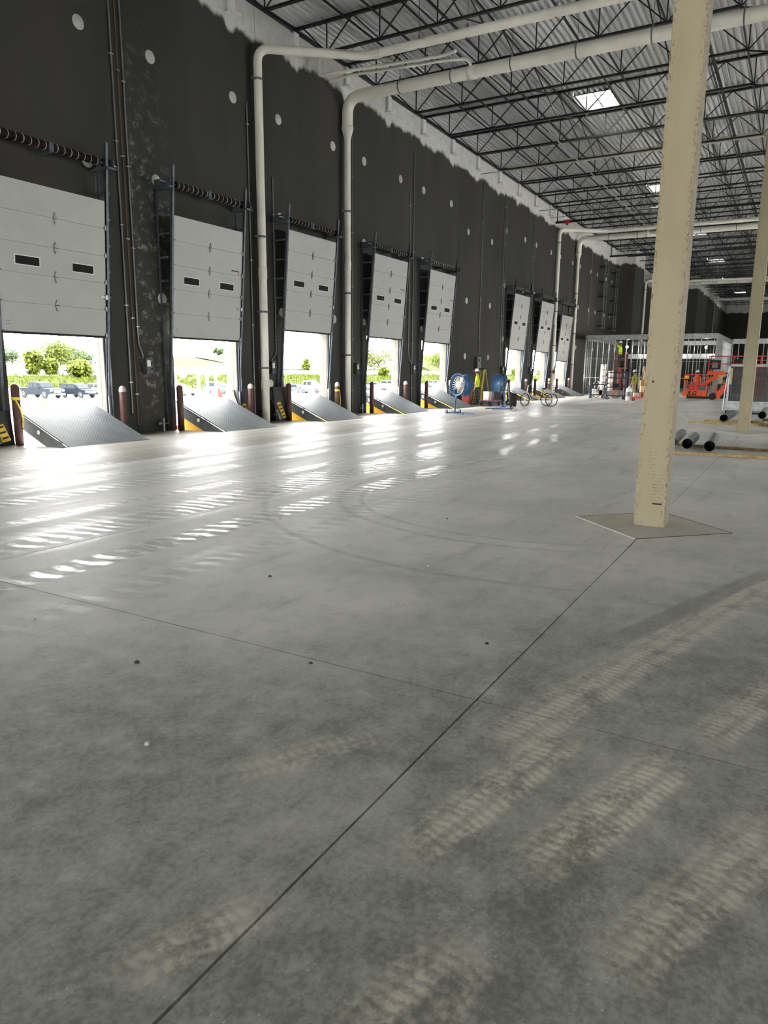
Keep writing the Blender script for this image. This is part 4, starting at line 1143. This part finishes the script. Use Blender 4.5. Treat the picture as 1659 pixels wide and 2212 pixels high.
def cart(loc, rz, lab, tall=False):
    t = thing('utility_cart', lab, 'cart', loc, rz, 'black carts')
    L, Wd = (1.25, .6) if tall else (1.0, .55)
    shelves = (.2, .85) if not tall else (.2, .72, 1.28, 1.62)
    for z in shelves:
        wv = 1.0 if z < 1 else .9
        MB().box((-L/2, -Wd/2, z), (L/2*wv, Wd/2, z+.06)).box((-L/2, -Wd/2, z+.06), (-L/2+.03, Wd/2, z+.12)).build('tray', M('navy'), t)
    for x in (-L/2+.04, L/2-.04):
        for y in (-Wd/2+.04, Wd/2-.04): MB().bar((x, y, .2), (x, y, shelves[-1]), .06).build('post', M('navy'), t)
    for x in (-L/2+.12, L/2-.12):
        for y in (-Wd/2+.08, Wd/2-.08): wheel(t, (x, y, .09), .09, .04)
    MB().tube([(L/2-.04, -Wd/2, shelves[-1]), (L/2+.16, -Wd/2, shelves[-1]+.10), (L/2+.16, Wd/2, shelves[-1]+.10), (L/2-.04, Wd/2, shelves[-1])], .025, 8).build('push_handle', M('black'), t)
    return t
cart((47.3, 11.3, 0), -1.2, 'low black cart with supplies on its shelves, left of the tall cart')
cart((46.0, 9.85, 0), -1.2, 'tall black cart with raised handle trays before the framed room', True)
for p, sz, m, lb in (((47.1, 11.45, .26), (.22, .22, .34), 'white_plastic', 'white bottle box on the low cart'), ((47.4, 11.1, .26), (.2, .2, .26), 'car_blue', 'blue box on the low cart'), ((47.35, 11.4, .91), (.3, .3, .10), 'galv', 'grey tray on top of the low cart'),
                     ((45.9, 10.2, .26), (.34, .3, .24), 'galv', 'grey tool box on the tall cart lower shelf'), ((46.05, 9.6, .26), (.34, .34, .3), 'steel_pale', 'pale bucket box on the tall cart lower shelf'), ((46.0, 9.9, .78), (.4, .4, .2), 'black', 'black case on the tall cart middle shelf')):
    t = thing('supply_box', lb, 'box', p, -1.2, 'cart supplies')
    MB().box((-sz[0]/2, -sz[1]/2, 0), (sz[0]/2, sz[1]/2, sz[2])).build('body', M(m), t)
    MB().box((-sz[0]/2-.01, -sz[1]/2-.01, sz[2]-.05), (sz[0]/2+.01, sz[1]/2+.01, sz[2])).build('lid', M(m), t)
tricycle((48.6, 10.4, 0), 1.9, 'pale tricycle with red flag behind the black carts', 'steel_pale')
step_ladder((51.2, 8.7, 0), 1.4, 2.1, 'tall yellow step ladder before the studs, left of the nearest column', 'ladder_yellow', .6)
step_ladder((51.0, 10.6, 0), 1.4, 1.6, 'red and white step ladder behind the tall black cart', 'red', .5)
t = thing('pallet_trolley', 'orange pallet trolley stacked with boxes left of the nearest column', 'trolley', (44.9, 8.0, 0), -1.25)
MB().box((-.75, -.5, .16), (.75, .5, .24)).build('deck', M('orange'), t)
for x in (-.6, .6):
    for y in (-.4, .4): wheel(t, (x, y, .08), .08, .05)
for p, sz, m, lb, nm in (((-.35, .1, .24), (.4, .5, .22), 'white_plastic', 'white boxes at the bottom of the pallet trolley', 'carton'), ((.2, 0, .24), (.55, .6, .28), 'red_steel', 'reddish carton on the pallet trolley', 'carton'), ((.15, 0, .52), (.7, .6, .36), 'beige', 'yellow-green carton on the pallet trolley', 'carton'),
                         ((.15, 0, .88), (.75, .6, .34), 'cardboard', 'brown carton in the middle of the pallet stack', 'carton'), ((.2, 0, 1.22), (.5, .45, .5), 'cardboard', 'brown carton high on the pallet stack', 'carton'), ((.2, 0, 1.72), (.6, .5, .3), 'cardboard', 'topmost brown carton of the pallet stack', 'carton')):
    m4 = Matrix.Translation((44.9, 8.0, 0)) @ Matrix.Rotation(-1.25, 4, 'Z') @ Vector(p)
    t = thing(nm, lb, 'carton', m4, -1.25, 'pallet cartons')
    MB().box((-sz[0]/2, -sz[1]/2, 0), (sz[0]/2, sz[1]/2, sz[2])).build('body', M(m), t)
    MB().box((-sz[0]/2-.004, -.03, .02), (sz[0]/2+.004, .03, sz[2]+.003)).build('tape', M('beige' if m != 'beige' else 'cardboard'), t)
t = thing('gas_bottle', 'white and grey gas bottle standing left of the pallet trolley', 'gas bottle', (44.5, 8.75, 0))
MB().lathe([(.0001, 0), (.17, 0), (.19, .04), (.19, .62), (.15, .74), (.05, .80), (.05, .86), (.0001, .86)], n=16).build('cylinder', M('white_plastic'), t)
MB().lathe([(.192, .25), (.195, .28), (.195, .50), (.192, .53)], n=16).build('label_band', M('galv_dull'), t)

def text_mesh(txt, size, mat, parent, mtx, name='lettering'):
    cu = bpy.data.curves.new('txt', 'FONT'); cu.body = txt; cu.size = size; cu.extrude = .004; cu.align_x = 'CENTER'; cu.shear = .2; cu.offset = .012
    o = bpy.data.objects.new('txt', cu); C.objects.link(o)
    me = bpy.data.meshes.new_from_object(o.evaluated_get(bpy.context.evaluated_depsgraph_get())); bpy.data.objects.remove(o)
    me.materials.clear(); me.materials.append(M(mat)); me.transform(mtx); me.name = name
    return link(name, me, parent)
FACE = Matrix(((0, 0, -1, 0), (-1, 0, 0, 0), (0, 1, 0, 0), (0, 0, 0, 1)))     # reads along -y, faces -x
# boom lift
t = thing('boom_lift', 'orange boom lift with lettered basket right of the nearest column', 'boom lift', (49.6, 5.65, 0))
MB().box((-.45, -.65, .22), (.45, .75, .58)).build('basket_base', M('orange'), t)
text_mesh('JLG', .36, 'black', t, Matrix.Translation((-.455, .20, .27)) @ FACE)
MB().box((-.4, -.75, .06), (.4, .5, .2)).build('bumper', M('black'), t)
for y in (-.6, 0, .7): MB().bar((-.42, y, .58), (-.42, y, 1.55), .045).bar((.42, y, .58), (.42, y, 1.55), .045).build('basket_post', M('orange'), t)
for z in (1.05, 1.55): MB().bar((-.42, -.6, z), (-.42, .7, z), .045).bar((.42, -.6, z), (.42, .7, z), .045).bar((-.42, .7, z), (.42, .7, z), .045).bar((-.42, -.6, z), (.42, -.6, z), .045).build('basket_rail', M('red_steel'), t)
MB().box((-.3, .35, 1.2), (.1, .75, 1.6)).build('control_console', M('black'), t)
MB().box((-.31, .45, 1.3), (-.3, .7, 1.5)).build('console_plate', M('safety_yellow'), t)
MB().box((-.25, -.15, .58), (.15, .45, .95)).build('tool_bin', M('red_steel'), t)
MB().box((-.42, -.55, .6), (-.1, -.2, .82)).build('blue_bin', M('blue'), t)
MB().bar((0, .1, .6), (.2, -1.15, 1.5), .2, .22).build('jib', M('orange'), t)
MB().bar((-.2, -1.15, .15), (.0, -2.55, 2.0), .26, .3).build('boom_arm', M('orange'), t)
MB().bar((-.2, -1.45, .12), (.02, -2.72, 1.80), .16, .16).build('boom_underside', M('black'), t)
MB().cyl((-.3, -2.5, 1.9), (.3, -2.5, 1.9), .22, n=14).build('knuckle', M('black'), t)
MB().bar((.0, -2.5, 2.0), (.6, -4.0, 1.85), .3, .32).build('upper_arm', M('orange'), t)
MB().cyl((-.35, -1.0, .22), (.35, -1.0, .22), .22, n=14).build('lower_knuckle', M('black'), t)
MB().box((.5, -4.6, .3), (2.2, -2.9, 1.3)).build('turret', M('orange'), t)
for (x, y) in ((.6, -2.9), (.6, -4.6), (2.1, -2.9), (2.1, -4.6)): wheel(t, (x, y, .36), .36, .25, 'x')
# scissor lift
t = thing('scissor_lift', 'orange scissor lift with beige scissor arms behind the boom lift', 'scissor lift', (53.0, 3.3, 0))
MB().box((-.5, -2.4, .35), (.5, 1.5, .85)).build('chassis', M('orange'), t)
MB().box((-.52, .0, .4), (.52, 1.4, .95)).build('battery_box', M('black'), t)
MB().box((-.51, -1.3, .45), (-.5, -.2, .62)).build('chassis_plate', M('steel_pale'), t)
for y in (-1.9, 1.0):
    for x in (-.45, .45): wheel(t, (x, y, .26), .26, .2, 'x')
for k in range(5):
    z = .98+k*.11
    for x in (-.42, .42): MB().bar((x, -2.2, z-.04), (x, 1.4, z+.05), .07, .08).build('scissor_arm', M('beige'), t)
MB().box((-.55, -2.45, 1.55), (.55, 2.1, 1.78)).build('platform', M('orange'), t)
MB().box((-.56, -.5, 1.58), (-.55, .3, 1.72)).build('name_plate', M('steel_pale'), t)
for y in (-2.4, -1.0, .6, 2.05):
    for x in (-.52, .52): MB().bar((x, y, 1.78), (x, y, 2.75), .05).build('guard_post', M('red_steel'), t)
for z in (2.25, 2.75):
    for x in (-.52, .52): MB().bar((x, -2.4, z), (x, 2.05, z), .05).build('guard_rail', M('red_steel'), t)
    for y in (-2.4, 2.05): MB().bar((-.52, y, z), (.52, y, z), .05).build('guard_rail', M('red_steel'), t)
MB().box((-.5, 1.35, 1.9), (-.1, 2.0, 2.5)).build('controller', M('black'), t)
MB().box((-.51, 1.5, 2.0), (-.5, 1.85, 2.35)).build('controller_plate', M('steel_pale'), t)
MB().box((-.2, .1, 2.2), (.2, .6, 2.55)).build('tool_case', M('black'), t)

# crushed yellow tape on the floor near the first leveler
q = MB()
for k in range(5):
    x0 = 8.85+.16*k
    q.add([(x0, 12.75+.05*math.sin(k*2), .002), (x0+.14, 12.7+.06*math.cos(k), .015), (x0+.15, 12.76+.06*math.cos(k), .018), (x0+.01, 12.81+.05*math.sin(k*2), .004)], [(0, 1, 2, 3)])
q.build('tape_scrap', tapemat, None, label='scrap of yellow caution tape on the floor before the nearest leveler', cat='tape')
for k, (x, y) in enumerate(((2.75, 4.25), (4.35, 3.55), (3.1, 2.25), (2.0, 2.35), (7.2, 3.3), (3.9, 1.5), (6.2, 4.9), (2.6, 3.1), (9.5, 6.8), (5.3, 2.6))):
    r = .012+.006*random.random()
    MB().lathe([(.0001, 0), (r, .002), (r*.8, r*.7), (.0001, r)], n=6, smooth=False).build('pebble', M('joint' if k % 3 else 'cement'), None, label=f'tiny bit of debris on the open floor, {["first","second","third","fourth","fifth","sixth","seventh","eighth","ninth","tenth"][k]} of the scattered bits', cat='debris', group='floor debris', loc=(x, y, 0))

# ------------------------------------------------------------------ outside
def terr(x, y):
    r = x/max(y, 1)
    def lerp(a, b_, t): return a+(b_-a)*max(0, min(1, t))
    hill = 2.3 + (lerp(0, 2.8, (r-.82)/.15) if r < 1.2 else lerp(2.8, 1.2, (r-1.2)/.2))
    if y < 20: return -1.2
    if y < 40: return lerp(-1.2, -1.8, (y-20)/20)
    if y < 86: return -1.8
    if y < 100: return lerp(-1.8, .6, (y-86)/14)
    if y < 126: return lerp(.6, 1.55, (y-100)/26)
    return lerp(1.55, hill, (y-126)/22)
ground = struct('ground')
def strip(name, y0, y1, mat, ny, rough=0, x0=-60, x1=480, nx=60):
    vs, fs = [], []
    for j in range(ny+1):
        for i in range(nx+1):
            x, y = x0+(x1-x0)*i/nx, y0+(y1-y0)*j/ny
            vs.append((x, y, terr(x, y)+random.uniform(-rough, rough)))
    for j in range(ny):
        for i in range(nx): a = j*(nx+1)+i; fs.append((a, a+1, a+nx+2, a+nx+1))
    MB().add(vs, fs, rough > 0).build(name, M(mat), ground)
strip('apron', D+WT, 86, 'concrete_out', 8)
MB().box((-14, 13.0, -1.35), (60, D+WT+.02, -1.2)).build('pit_floor', M('concrete_out'), ground)
strip('verge', 86, 100, 'grass', 10, .12, nx=160)
strip('road', 100, 126, 'concrete_out', 2)
strip('hillside', 126, 150, 'grass', 8, .15, x1=480, nx=160)
strip('far_field', 150, 260, 'grass', 4, .2)
# dry slope behind the road, opposite the third door
vs, fs = [], []
for i in range(30):
    for j in range(5):
        x = 150+i*3.6; y = 127+j*5.2; vs.append((x, y, terr(x, y)+.10+random.uniform(-.1, .1)))
for i in range(29):
    for j in range(4): a = i*5+j; fs.append((a, a+1, a+6, a+5))
MB().add(vs, fs, True).build('dry_slope', M('dry_grass'), ground)

def blades(name, n, y0, y1, x0, x1, h, mat, lab):
    q = MB()
    for _ in range(n):
        x, y = random.uniform(x0, x1), random.uniform(y0, y1); z = terr(x, y)
        a = random.uniform(0, PI); w = random.uniform(.10, .25); hh = h*random.uniform(.5, 1.2); dx, dy = w*math.cos(a), w*math.sin(a)
        q.add([(x-dx, y-dy, z), (x+dx, y+dy, z), (x+dx*.2+random.uniform(-.2, .2), y+dy*.2, z+hh)], [(0, 1, 2)])
    q.build(name, M(mat), None, label=lab, cat='grass', kind='stuff')
blades('tall_grass', 9000, 87, 100, 50, 290, .55, 'leaf', 'tall green grass on the verge beyond the parked cars')

def tree(x, y, r, h, lab, mat='leaf', n=2600, trunk=.3, name='tree', size=.6, group='trees beyond the road'):
    z = terr(x, y); t = thing(name, lab, 'tree' if name == 'tree' else 'bush', (x, y, z), 0, group)
    q = MB(); r *= 1.25; h *= 1.12
    cl = [(random.uniform(-.45, .45)*r, random.uniform(-.45, .45)*r, h*random.uniform(.35 if trunk else .1, .8), r*random.uniform(.4, .7)) for _ in range(7)]+[(0, 0, h*.55, r*.8)]
    for _ in range(n):
        cx, cy, cz, cr = random.choice(cl)
        d = Vector((random.gauss(0, 1), random.gauss(0, 1), random.gauss(0, 1))).normalized()*cr*random.uniform(.35, 1)
        p = Vector((cx, cy, cz))+Vector((d.x, d.y, d.z*.75))
        if p.z < .02: continue
        u = Vector((random.gauss(0, 1), random.gauss(0, 1), random.gauss(0, 1))).normalized(); w = u.orthogonal().normalized()*size*random.uniform(.5, 1); u = u*size*random.uniform(.5, 1)
        q.add([p-u*.5-w*.15, p+w*.5, p+u*.5+w*.1, p-w*.5], [(0, 1, 2, 3)])
    q.build('crown', M(mat), t)
    tr = MB().tube([(0, 0, 0), (.05*r, 0, h*.3), (0, .04*r, h*.6)], [max(.04, .05*r), .04*r, .02*r], 7)
    for k in range(4): tr.tube([(0, 0, h*.3), (r*.4*math.cos(k*1.6), r*.4*math.sin(k*1.6), h*.6)], [.03*r, .012*r], 5)
    tr.build('trunk', M('bark'), t)
    return t
tree(69.5, 101.5, 1.7, 3.4, 'tall bright bush left of centre behind the parked pickup', name='bush', trunk=0, group='bushes by the road')
tree(71.9, 101.0, 1.2, 2.1, 'pale round bush right beside the tall bush behind the pickup', 'leaf', name='bush', trunk=0, group='bushes by the road')
tree(75.6, 99.5, 2.0, 1.9, 'low wide bush behind the parked dark car', name='bush', trunk=0, group='bushes by the road')
tree(111.0, 152, 5.0, 4.4, 'broad green tree on the skyline seen through the nearest dock door')
tree(119, 162, 5.0, 4.2, 'darker tree right of the broad tree on the skyline', 'leaf_dark')
tree(128, 168, 4.5, 3.8, 'dark tree at the right of the nearest door view', 'leaf_dark')
tree(104, 160, 3.0, 3.2, 'slim dark tree beside the power pylon', 'leaf_dark', 900)
tree(97, 158, 2.5, 1.7, 'small grey-green tree at the far left of the nearest door view', 'leaf_dark', 800)
tree(163.5, 151, 1.6, 3.0, 'small dark tree on the ridge seen through the second dock door', 'leaf_dark', 900)
tree(112, 99, 2.2, 1.6, 'green bush on the verge seen through the second dock door', name='bush', trunk=0, group='bushes by the road')
tree(118, 99, 1.6, 1.4, 'smaller bush right of it on the verge through the second dock door', name='bush', trunk=0, group='bushes by the road')
tree(148, 100, 1.4, 1.3, 'small bush by the guard rail seen through the third dock door', name='bush', trunk=0, group='bushes by the road')
tree(134.5, 98, 1.2, 4.0, 'thin young tree at the left edge of the third door view', 'leaf', 700)
tree(214, 130, 5.5, 7.0, 'left leafy tree seen through the fourth dock door', n=2200)
tree(222, 130, 5.0, 6.0, 'second leafy tree seen through the fourth dock door', n=2200)
tree(234, 132, 4.5, 8.6, 'thin pale tree at the right of the fourth door view', 'leaf_dark', 900)
tree(170, 98, 1.8, 1.7, 'bush below the guard rail in the fourth door view', name='bush', trunk=0, group='bushes by the road')
tree(206, 99, 5.0, 6.2, 'leafy tree filling the fifth dock door view', n=2200)
tree(214, 101, 4.0, 7.0, 'pale leafy tree behind it in the fifth dock door view', 'leaf', 1400)
tree(275, 97, 3.0, 3.0, 'round bush seen through the sixth dock door', name='bush', trunk=0, group='bushes by the road')
tree(308, 97, 3.0, 2.6, 'round bush seen through the seventh dock door', name='bush', trunk=0, group='bushes by the road')
tree(345, 97, 3.0, 2.6, 'round bush seen through the farthest dock door', name='bush', trunk=0, group='bushes by the road')
MB().hexa([(262, 128, 1.5), (310, 128, 1.5), (310, 145, 5), (262, 145, 5), (262, 128.2, 1.6), (310, 128.2, 1.6), (310, 145.2, 8.5), (262, 145.2, 8.5)]).build('bright_slope', M('grass'), ground)

# guard rail by the road
t = thing('guard_rail', 'white roadside guard rail along the far road', 'guard rail', (0, 101, 0))
MB().prism([(0, .42), (.06, .50), (0, .58), (.06, .66), (0, .74), (.10, .74), (.10, .42)], 'x', 60, 300).build('rail', M('steel_pale'), t).location.z = .75
for k in range(60): MB().box((62+k*4, .1, .55), (62.15+k*4, .25, 1.5)).build('post', M('galv_dull'), t)
# pylon
t = thing('power_pylon', 'pale lattice power pylon at the left of the nearest door view', 'pylon', (105.5, 170, 2.2), .3)
for (x, y) in ((-1, -1), (1, -1), (1, 1), (-1, 1)): MB().bar((x*1.6, y*1.6, 0), (x*.35, y*.35, 8.0), .16).build('leg', M('steel_pale'), t)
q = MB()
for k in range(5):
    f0, f1 = k/5, (k+1)/5; r0, r1 = 1.6-1.25*f0, 1.6-1.25*f1
    for s in (-1, 1): q.bar((-r0, s*r0, 8*f0), (r1, s*r1, 8*f1), .1); q.bar((r0, s*r0, 8*f0), (-r1, s*r1, 8*f1), .1); q.bar((s*r0, -r0, 8*f0), (s*r1, r1, 8*f1), .1)
q.build('lattice', M('steel_pale'), t)
for z in (7.0, 8.6): MB().bar((-3.2, 0, z), (3.2, 0, z), .16).build('cross_arm', M('steel_pale'), t)
MB().bar((0, 0, 8), (0, 0, 10), .2).build('peak', M('steel_pale'), t)
for x, y, lb in ((124.5, 165, 'left'), (133, 172, 'middle'), (136.5, 172, 'right')):
    t = thing('utility_pole', f'{lb} pale utility pole among the trees of the nearest door view', 'pole', (x, y, 2.3), 0, 'utility poles')
    MB().cyl((0, 0, 0), (0, 0, 5.0), .16, .11, n=8).build('shaft', M('steel_pale'), t)
    MB().bar((-.7, 0, 4.6), (.7, 0, 4.6), .12).build('cross_arm', M('steel_pale'), t)

# vehicles
def vehicle(loc, rz, body, lab, kind='pickup', group='parked vehicles'):
    t = thing({'pickup': 'pickup_truck', 'suv': 'parked_suv', 'sedan': 'parked_car'}[kind], lab, {'pickup': 'pickup', 'suv': 'suv', 'sedan': 'car'}[kind], loc, rz, group)
    w = {'pickup': .98, 'suv': .92, 'sedan': .88}[kind]
    if kind == 'pickup':
        low = [(-2.85, .45), (2.75, .45), (2.85, .6), (2.85, 1.0), (2.7, 1.12), (1.25, 1.22), (-2.85, 1.18)]
        cab = [(-.95, 1.16), (1.28, 1.20), (.62, 1.80), (.45, 1.86), (-.75, 1.86), (-.90, 1.80)]
        wx = (-1.75, 1.8); wr = .41
    elif kind == 'suv':
        low = [(-2.25, .42), (2.2, .42), (2.32, .6), (2.3, .88), (2.1, 1.0), (1.05, 1.08), (-2.28, 1.08), (-2.32, .7)]
        cab = [(-2.2, 1.06), (1.08, 1.06), (.35, 1.60), (.1, 1.68), (-1.7, 1.68), (-2.0, 1.60)]
        wx = (-1.35, 1.4); wr = .36
    else:
        low = [(-2.25, .35), (2.2, .35), (2.3, .5), (2.25, .75), (1.9, .88), (1.0, .95), (-1.6, .97), (-2.28, .92)]
        cab = [(-1.7, .95), (1.02, .94), (.25, 1.38), (0, 1.44), (-.8, 1.44), (-1.1, 1.38)]
        wx = (-1.35, 1.38); wr = .33
    MB().prism(low, 'y', -w, w).build('body', M(body), t)
    cw = w-.10
    n = len(cab); cz0 = cab[0][1]; zt = max(p[1] for p in cab)
    q = MB(); vs = []
    for s in (-1, 1): vs += [(x, s*(w-.04-.16*(z-cz0)/(zt-cz0)), z) for x, z in cab]
    q.add(vs, [(i, (i+1) % n, (i+1) % n+n, i+n) for i in range(n)]+[tuple(range(n)), tuple(range(n, 2*n))]); q.build('cabin', M(body), t)
    # glass: windscreen and side windows set just proud of the cabin
    x0, z0 = cab[1]; x1, z1 = cab[2]
    MB().add([(x0-.06, -cw+.05, z0+.05), (x0-.06, cw-.05, z0+.05), (x1+.04, cw-.14, z1-.03), (x1+.04, -cw+.14, z1-.03)], [(0, 1, 2, 3)]).xf(Matrix.Translation((.035, 0, .03))).build('windscreen', M('car_glass'), t)
    xs0, xs1 = cab[0][0]+.15, cab[2][0]-.02
    for s in (-1, 1):
        m = (xs0+xs1)/2
        for a, b_ in ((xs0, m-.04), (m+.04, xs1)):
            MB().add([(a, s*(w-.05), cz0+.07), (b_+(.18 if b_ == xs1 else 0), s*(w-.05), cz0+.07), (b_, s*(w-.17), zt-.10), (a+(.08 if a == xs0 else 0), s*(w-.17), zt-.10)], [(0, 1, 2, 3)]).xf(Matrix.Translation((0, s*.02, 0))).build('side_window', M('car_glass'), t)
        MB().box((x0-.35, s*w, z0-.02), (x0-.15, s*(w+.18), z0+.14)).build('mirror', M(body), t)
    fx = max(p[0] for p in low)
    zf = .85 if kind == 'pickup' else .68
    g0 = MB()
    for k in range(4): g0.box((fx, -.5, zf-.18+k*.09), (fx+.03, .5, zf-.13+k*.09))
    g0.build('grille', M('chrome'), t)
    for s in (-1, 1): MB().box((fx-.12, s*(w-.32), zf), (fx+.02, s*(w-.02), zf+.14)).build('headlight', M('white_plastic'), t)
    MB().box((fx-.1, -w, .42), (fx+.10, w, .58)).build('bumper', M('chrome' if kind == 'pickup' else body), t)
    if kind == 'pickup': MB().box((-2.8, -w+.08, 1.181), (-1.0, w-.08, 1.19)).build('bed_floor', M('black'), t)
    for x in wx:
        for s in (-1, 1): wheel(t, (x, s*(w-.10), wr), wr, .24, hub='car_silver')
    return t
G = -1.8
H2 = -PI/2
vehicle((47.9, 77.0, G), H2, 'car_white', 'white pickup at the left of the nearest door view', 'pickup')
vehicle((52.9, 76.5, G), H2+.05, 'car_slate', 'slate blue pickup with chrome grille parked in the nearest door view', 'pickup')
vehicle((56.2, 74.2, G), H2+.05, 'car_blue', 'dark blue car parked right of the slate pickup', 'suv')
vehicle((59.6, 73.8, G), H2, 'car_white', 'white car cut off by the right jamb of the nearest door view', 'suv')
vehicle((69.5, 71.0, G), H2, 'car_white', 'white car with red stripe seen under the canopy through the second dock door', 'sedan')
vehicle((77.5, 71.5, G), H2, 'car_silver', 'silver car at the right of the second door view', 'suv')
vehicle((90.5, 65.0, G), H2, 'car_white', 'white pickup with dark bed cover seen through the third dock door', 'pickup')
vehicle((86.0, 64.5, G), H2+.4, 'car_silver', 'silver blue sedan seen through the third dock door', 'sedan')
vehicle((82.6, 66.5, G), H2+.2, 'car_slate', 'dark sedan behind the bollard in the third door view', 'sedan')
vehicle((112, 66, G), H2+.3, 'car_white', 'left white car seen through the fourth dock door', 'sedan')
vehicle((118, 66, G), H2+.3, 'car_white', 'right white car seen through the fourth dock door', 'suv')
vehicle((141, 68, G), H2+.3, 'car_white', 'white car seen through the fifth dock door', 'sedan')

# canopy frame with light box outside the second door
t = thing('canopy_frame', 'white steel canopy frame on posts outside the second dock door', 'canopy', (0, 30, 0))
MB().box((26.5, -.25, 1.37), (33.45, .25, 1.76)).build('beam', M('car_white'), t)
for x in (27.2, 28.98, 30.77, 31.48, 32.18, 33.3): MB().box((x-.07, -.07, -1.6), (x+.07, .07, 1.37)).build('post', M('steel_pale'), t)
for x in (29.6, 31.5, 32.2): MB().prism([(x-.3, 1.37), (x+.3, 1.37), (x+.06, 1.12), (x-.06, 1.12)], 'y', -.05, .05).build('gusset', M('galv_dull'), t)
MB().box((31.4, -.05, .55), (33.2, .05, .63)).build('rail', M('bark'), t)
t = thing('light_box', 'white framed light box hung in front of the canopy beam', 'light box', (32.28, 29.5, 1.44))
MB().box((-1.05, -.12, 0), (1.05, .12, .55)).build('case', M('car_white'), t)
for a, b_ in ((-.98, -.62), (-.5, .36), (.48, .95)):
    MB().box((a, -.135, .14), (b_, -.12, .44)).build('louvre_frame', M('galv_dull'), t)
    MB().box((a+.03, -.14, .18), (b_-.03, -.135, .40)).build('louvre', M('steel_pale'), t)
t = thing('tarp_bundle', 'red-brown tarp-covered bundle outside the second dock door', 'bundle', (41.6, 38.6, -1.75))
MB().lathe([(.0001, 0), (.55, 0), (.52, .9), (.35, 1.5), (.12, 1.95), (.0001, 2.0)], n=9, smooth=False).build('cover', M('tarp', srgb(71, 39, 35), .8, spec=.06), t)
MB().cyl((0, 0, 1.9), (0, 0, 2.2), .06, n=6).build('tie', M('black'), t)
t = thing('storage_bin', 'bright blue storage bins outside the second dock door', 'bin', (40.4, 40.0, -1.8))
MB().box((-.2, -.5, .6), (.95, .5, 1.3)).build('left_bin', M('blue_bin', srgb(14, 50, 95), .5), t); MB().box((1.05, -.5, .6), (1.95, .5, 1.35)).build('right_bin', M('blue_bin'), t); MB().box((-.2, -.5, 0), (1.95, .5, .6)).build('stand', M('galv_dull'), t)
t = thing('plastic_barrier', 'red plastic road barrier outside behind the bollard of the second dock door', 'barrier', (17.35, 18.0, -1.2), .2)
MB().prism([(-.28, 0), (.28, 0), (.28, .25), (.14, .45), (.11, 1.0), (-.11, 1.0), (-.14, .45), (-.28, .25)], 'x', -.75, .75).build('body', M('red'), t)
for k in range(4): MB().box((-.7+.38*k, -.29, -.0), (-.55+.38*k, .29, .14)).build('foot', M('black'), t)
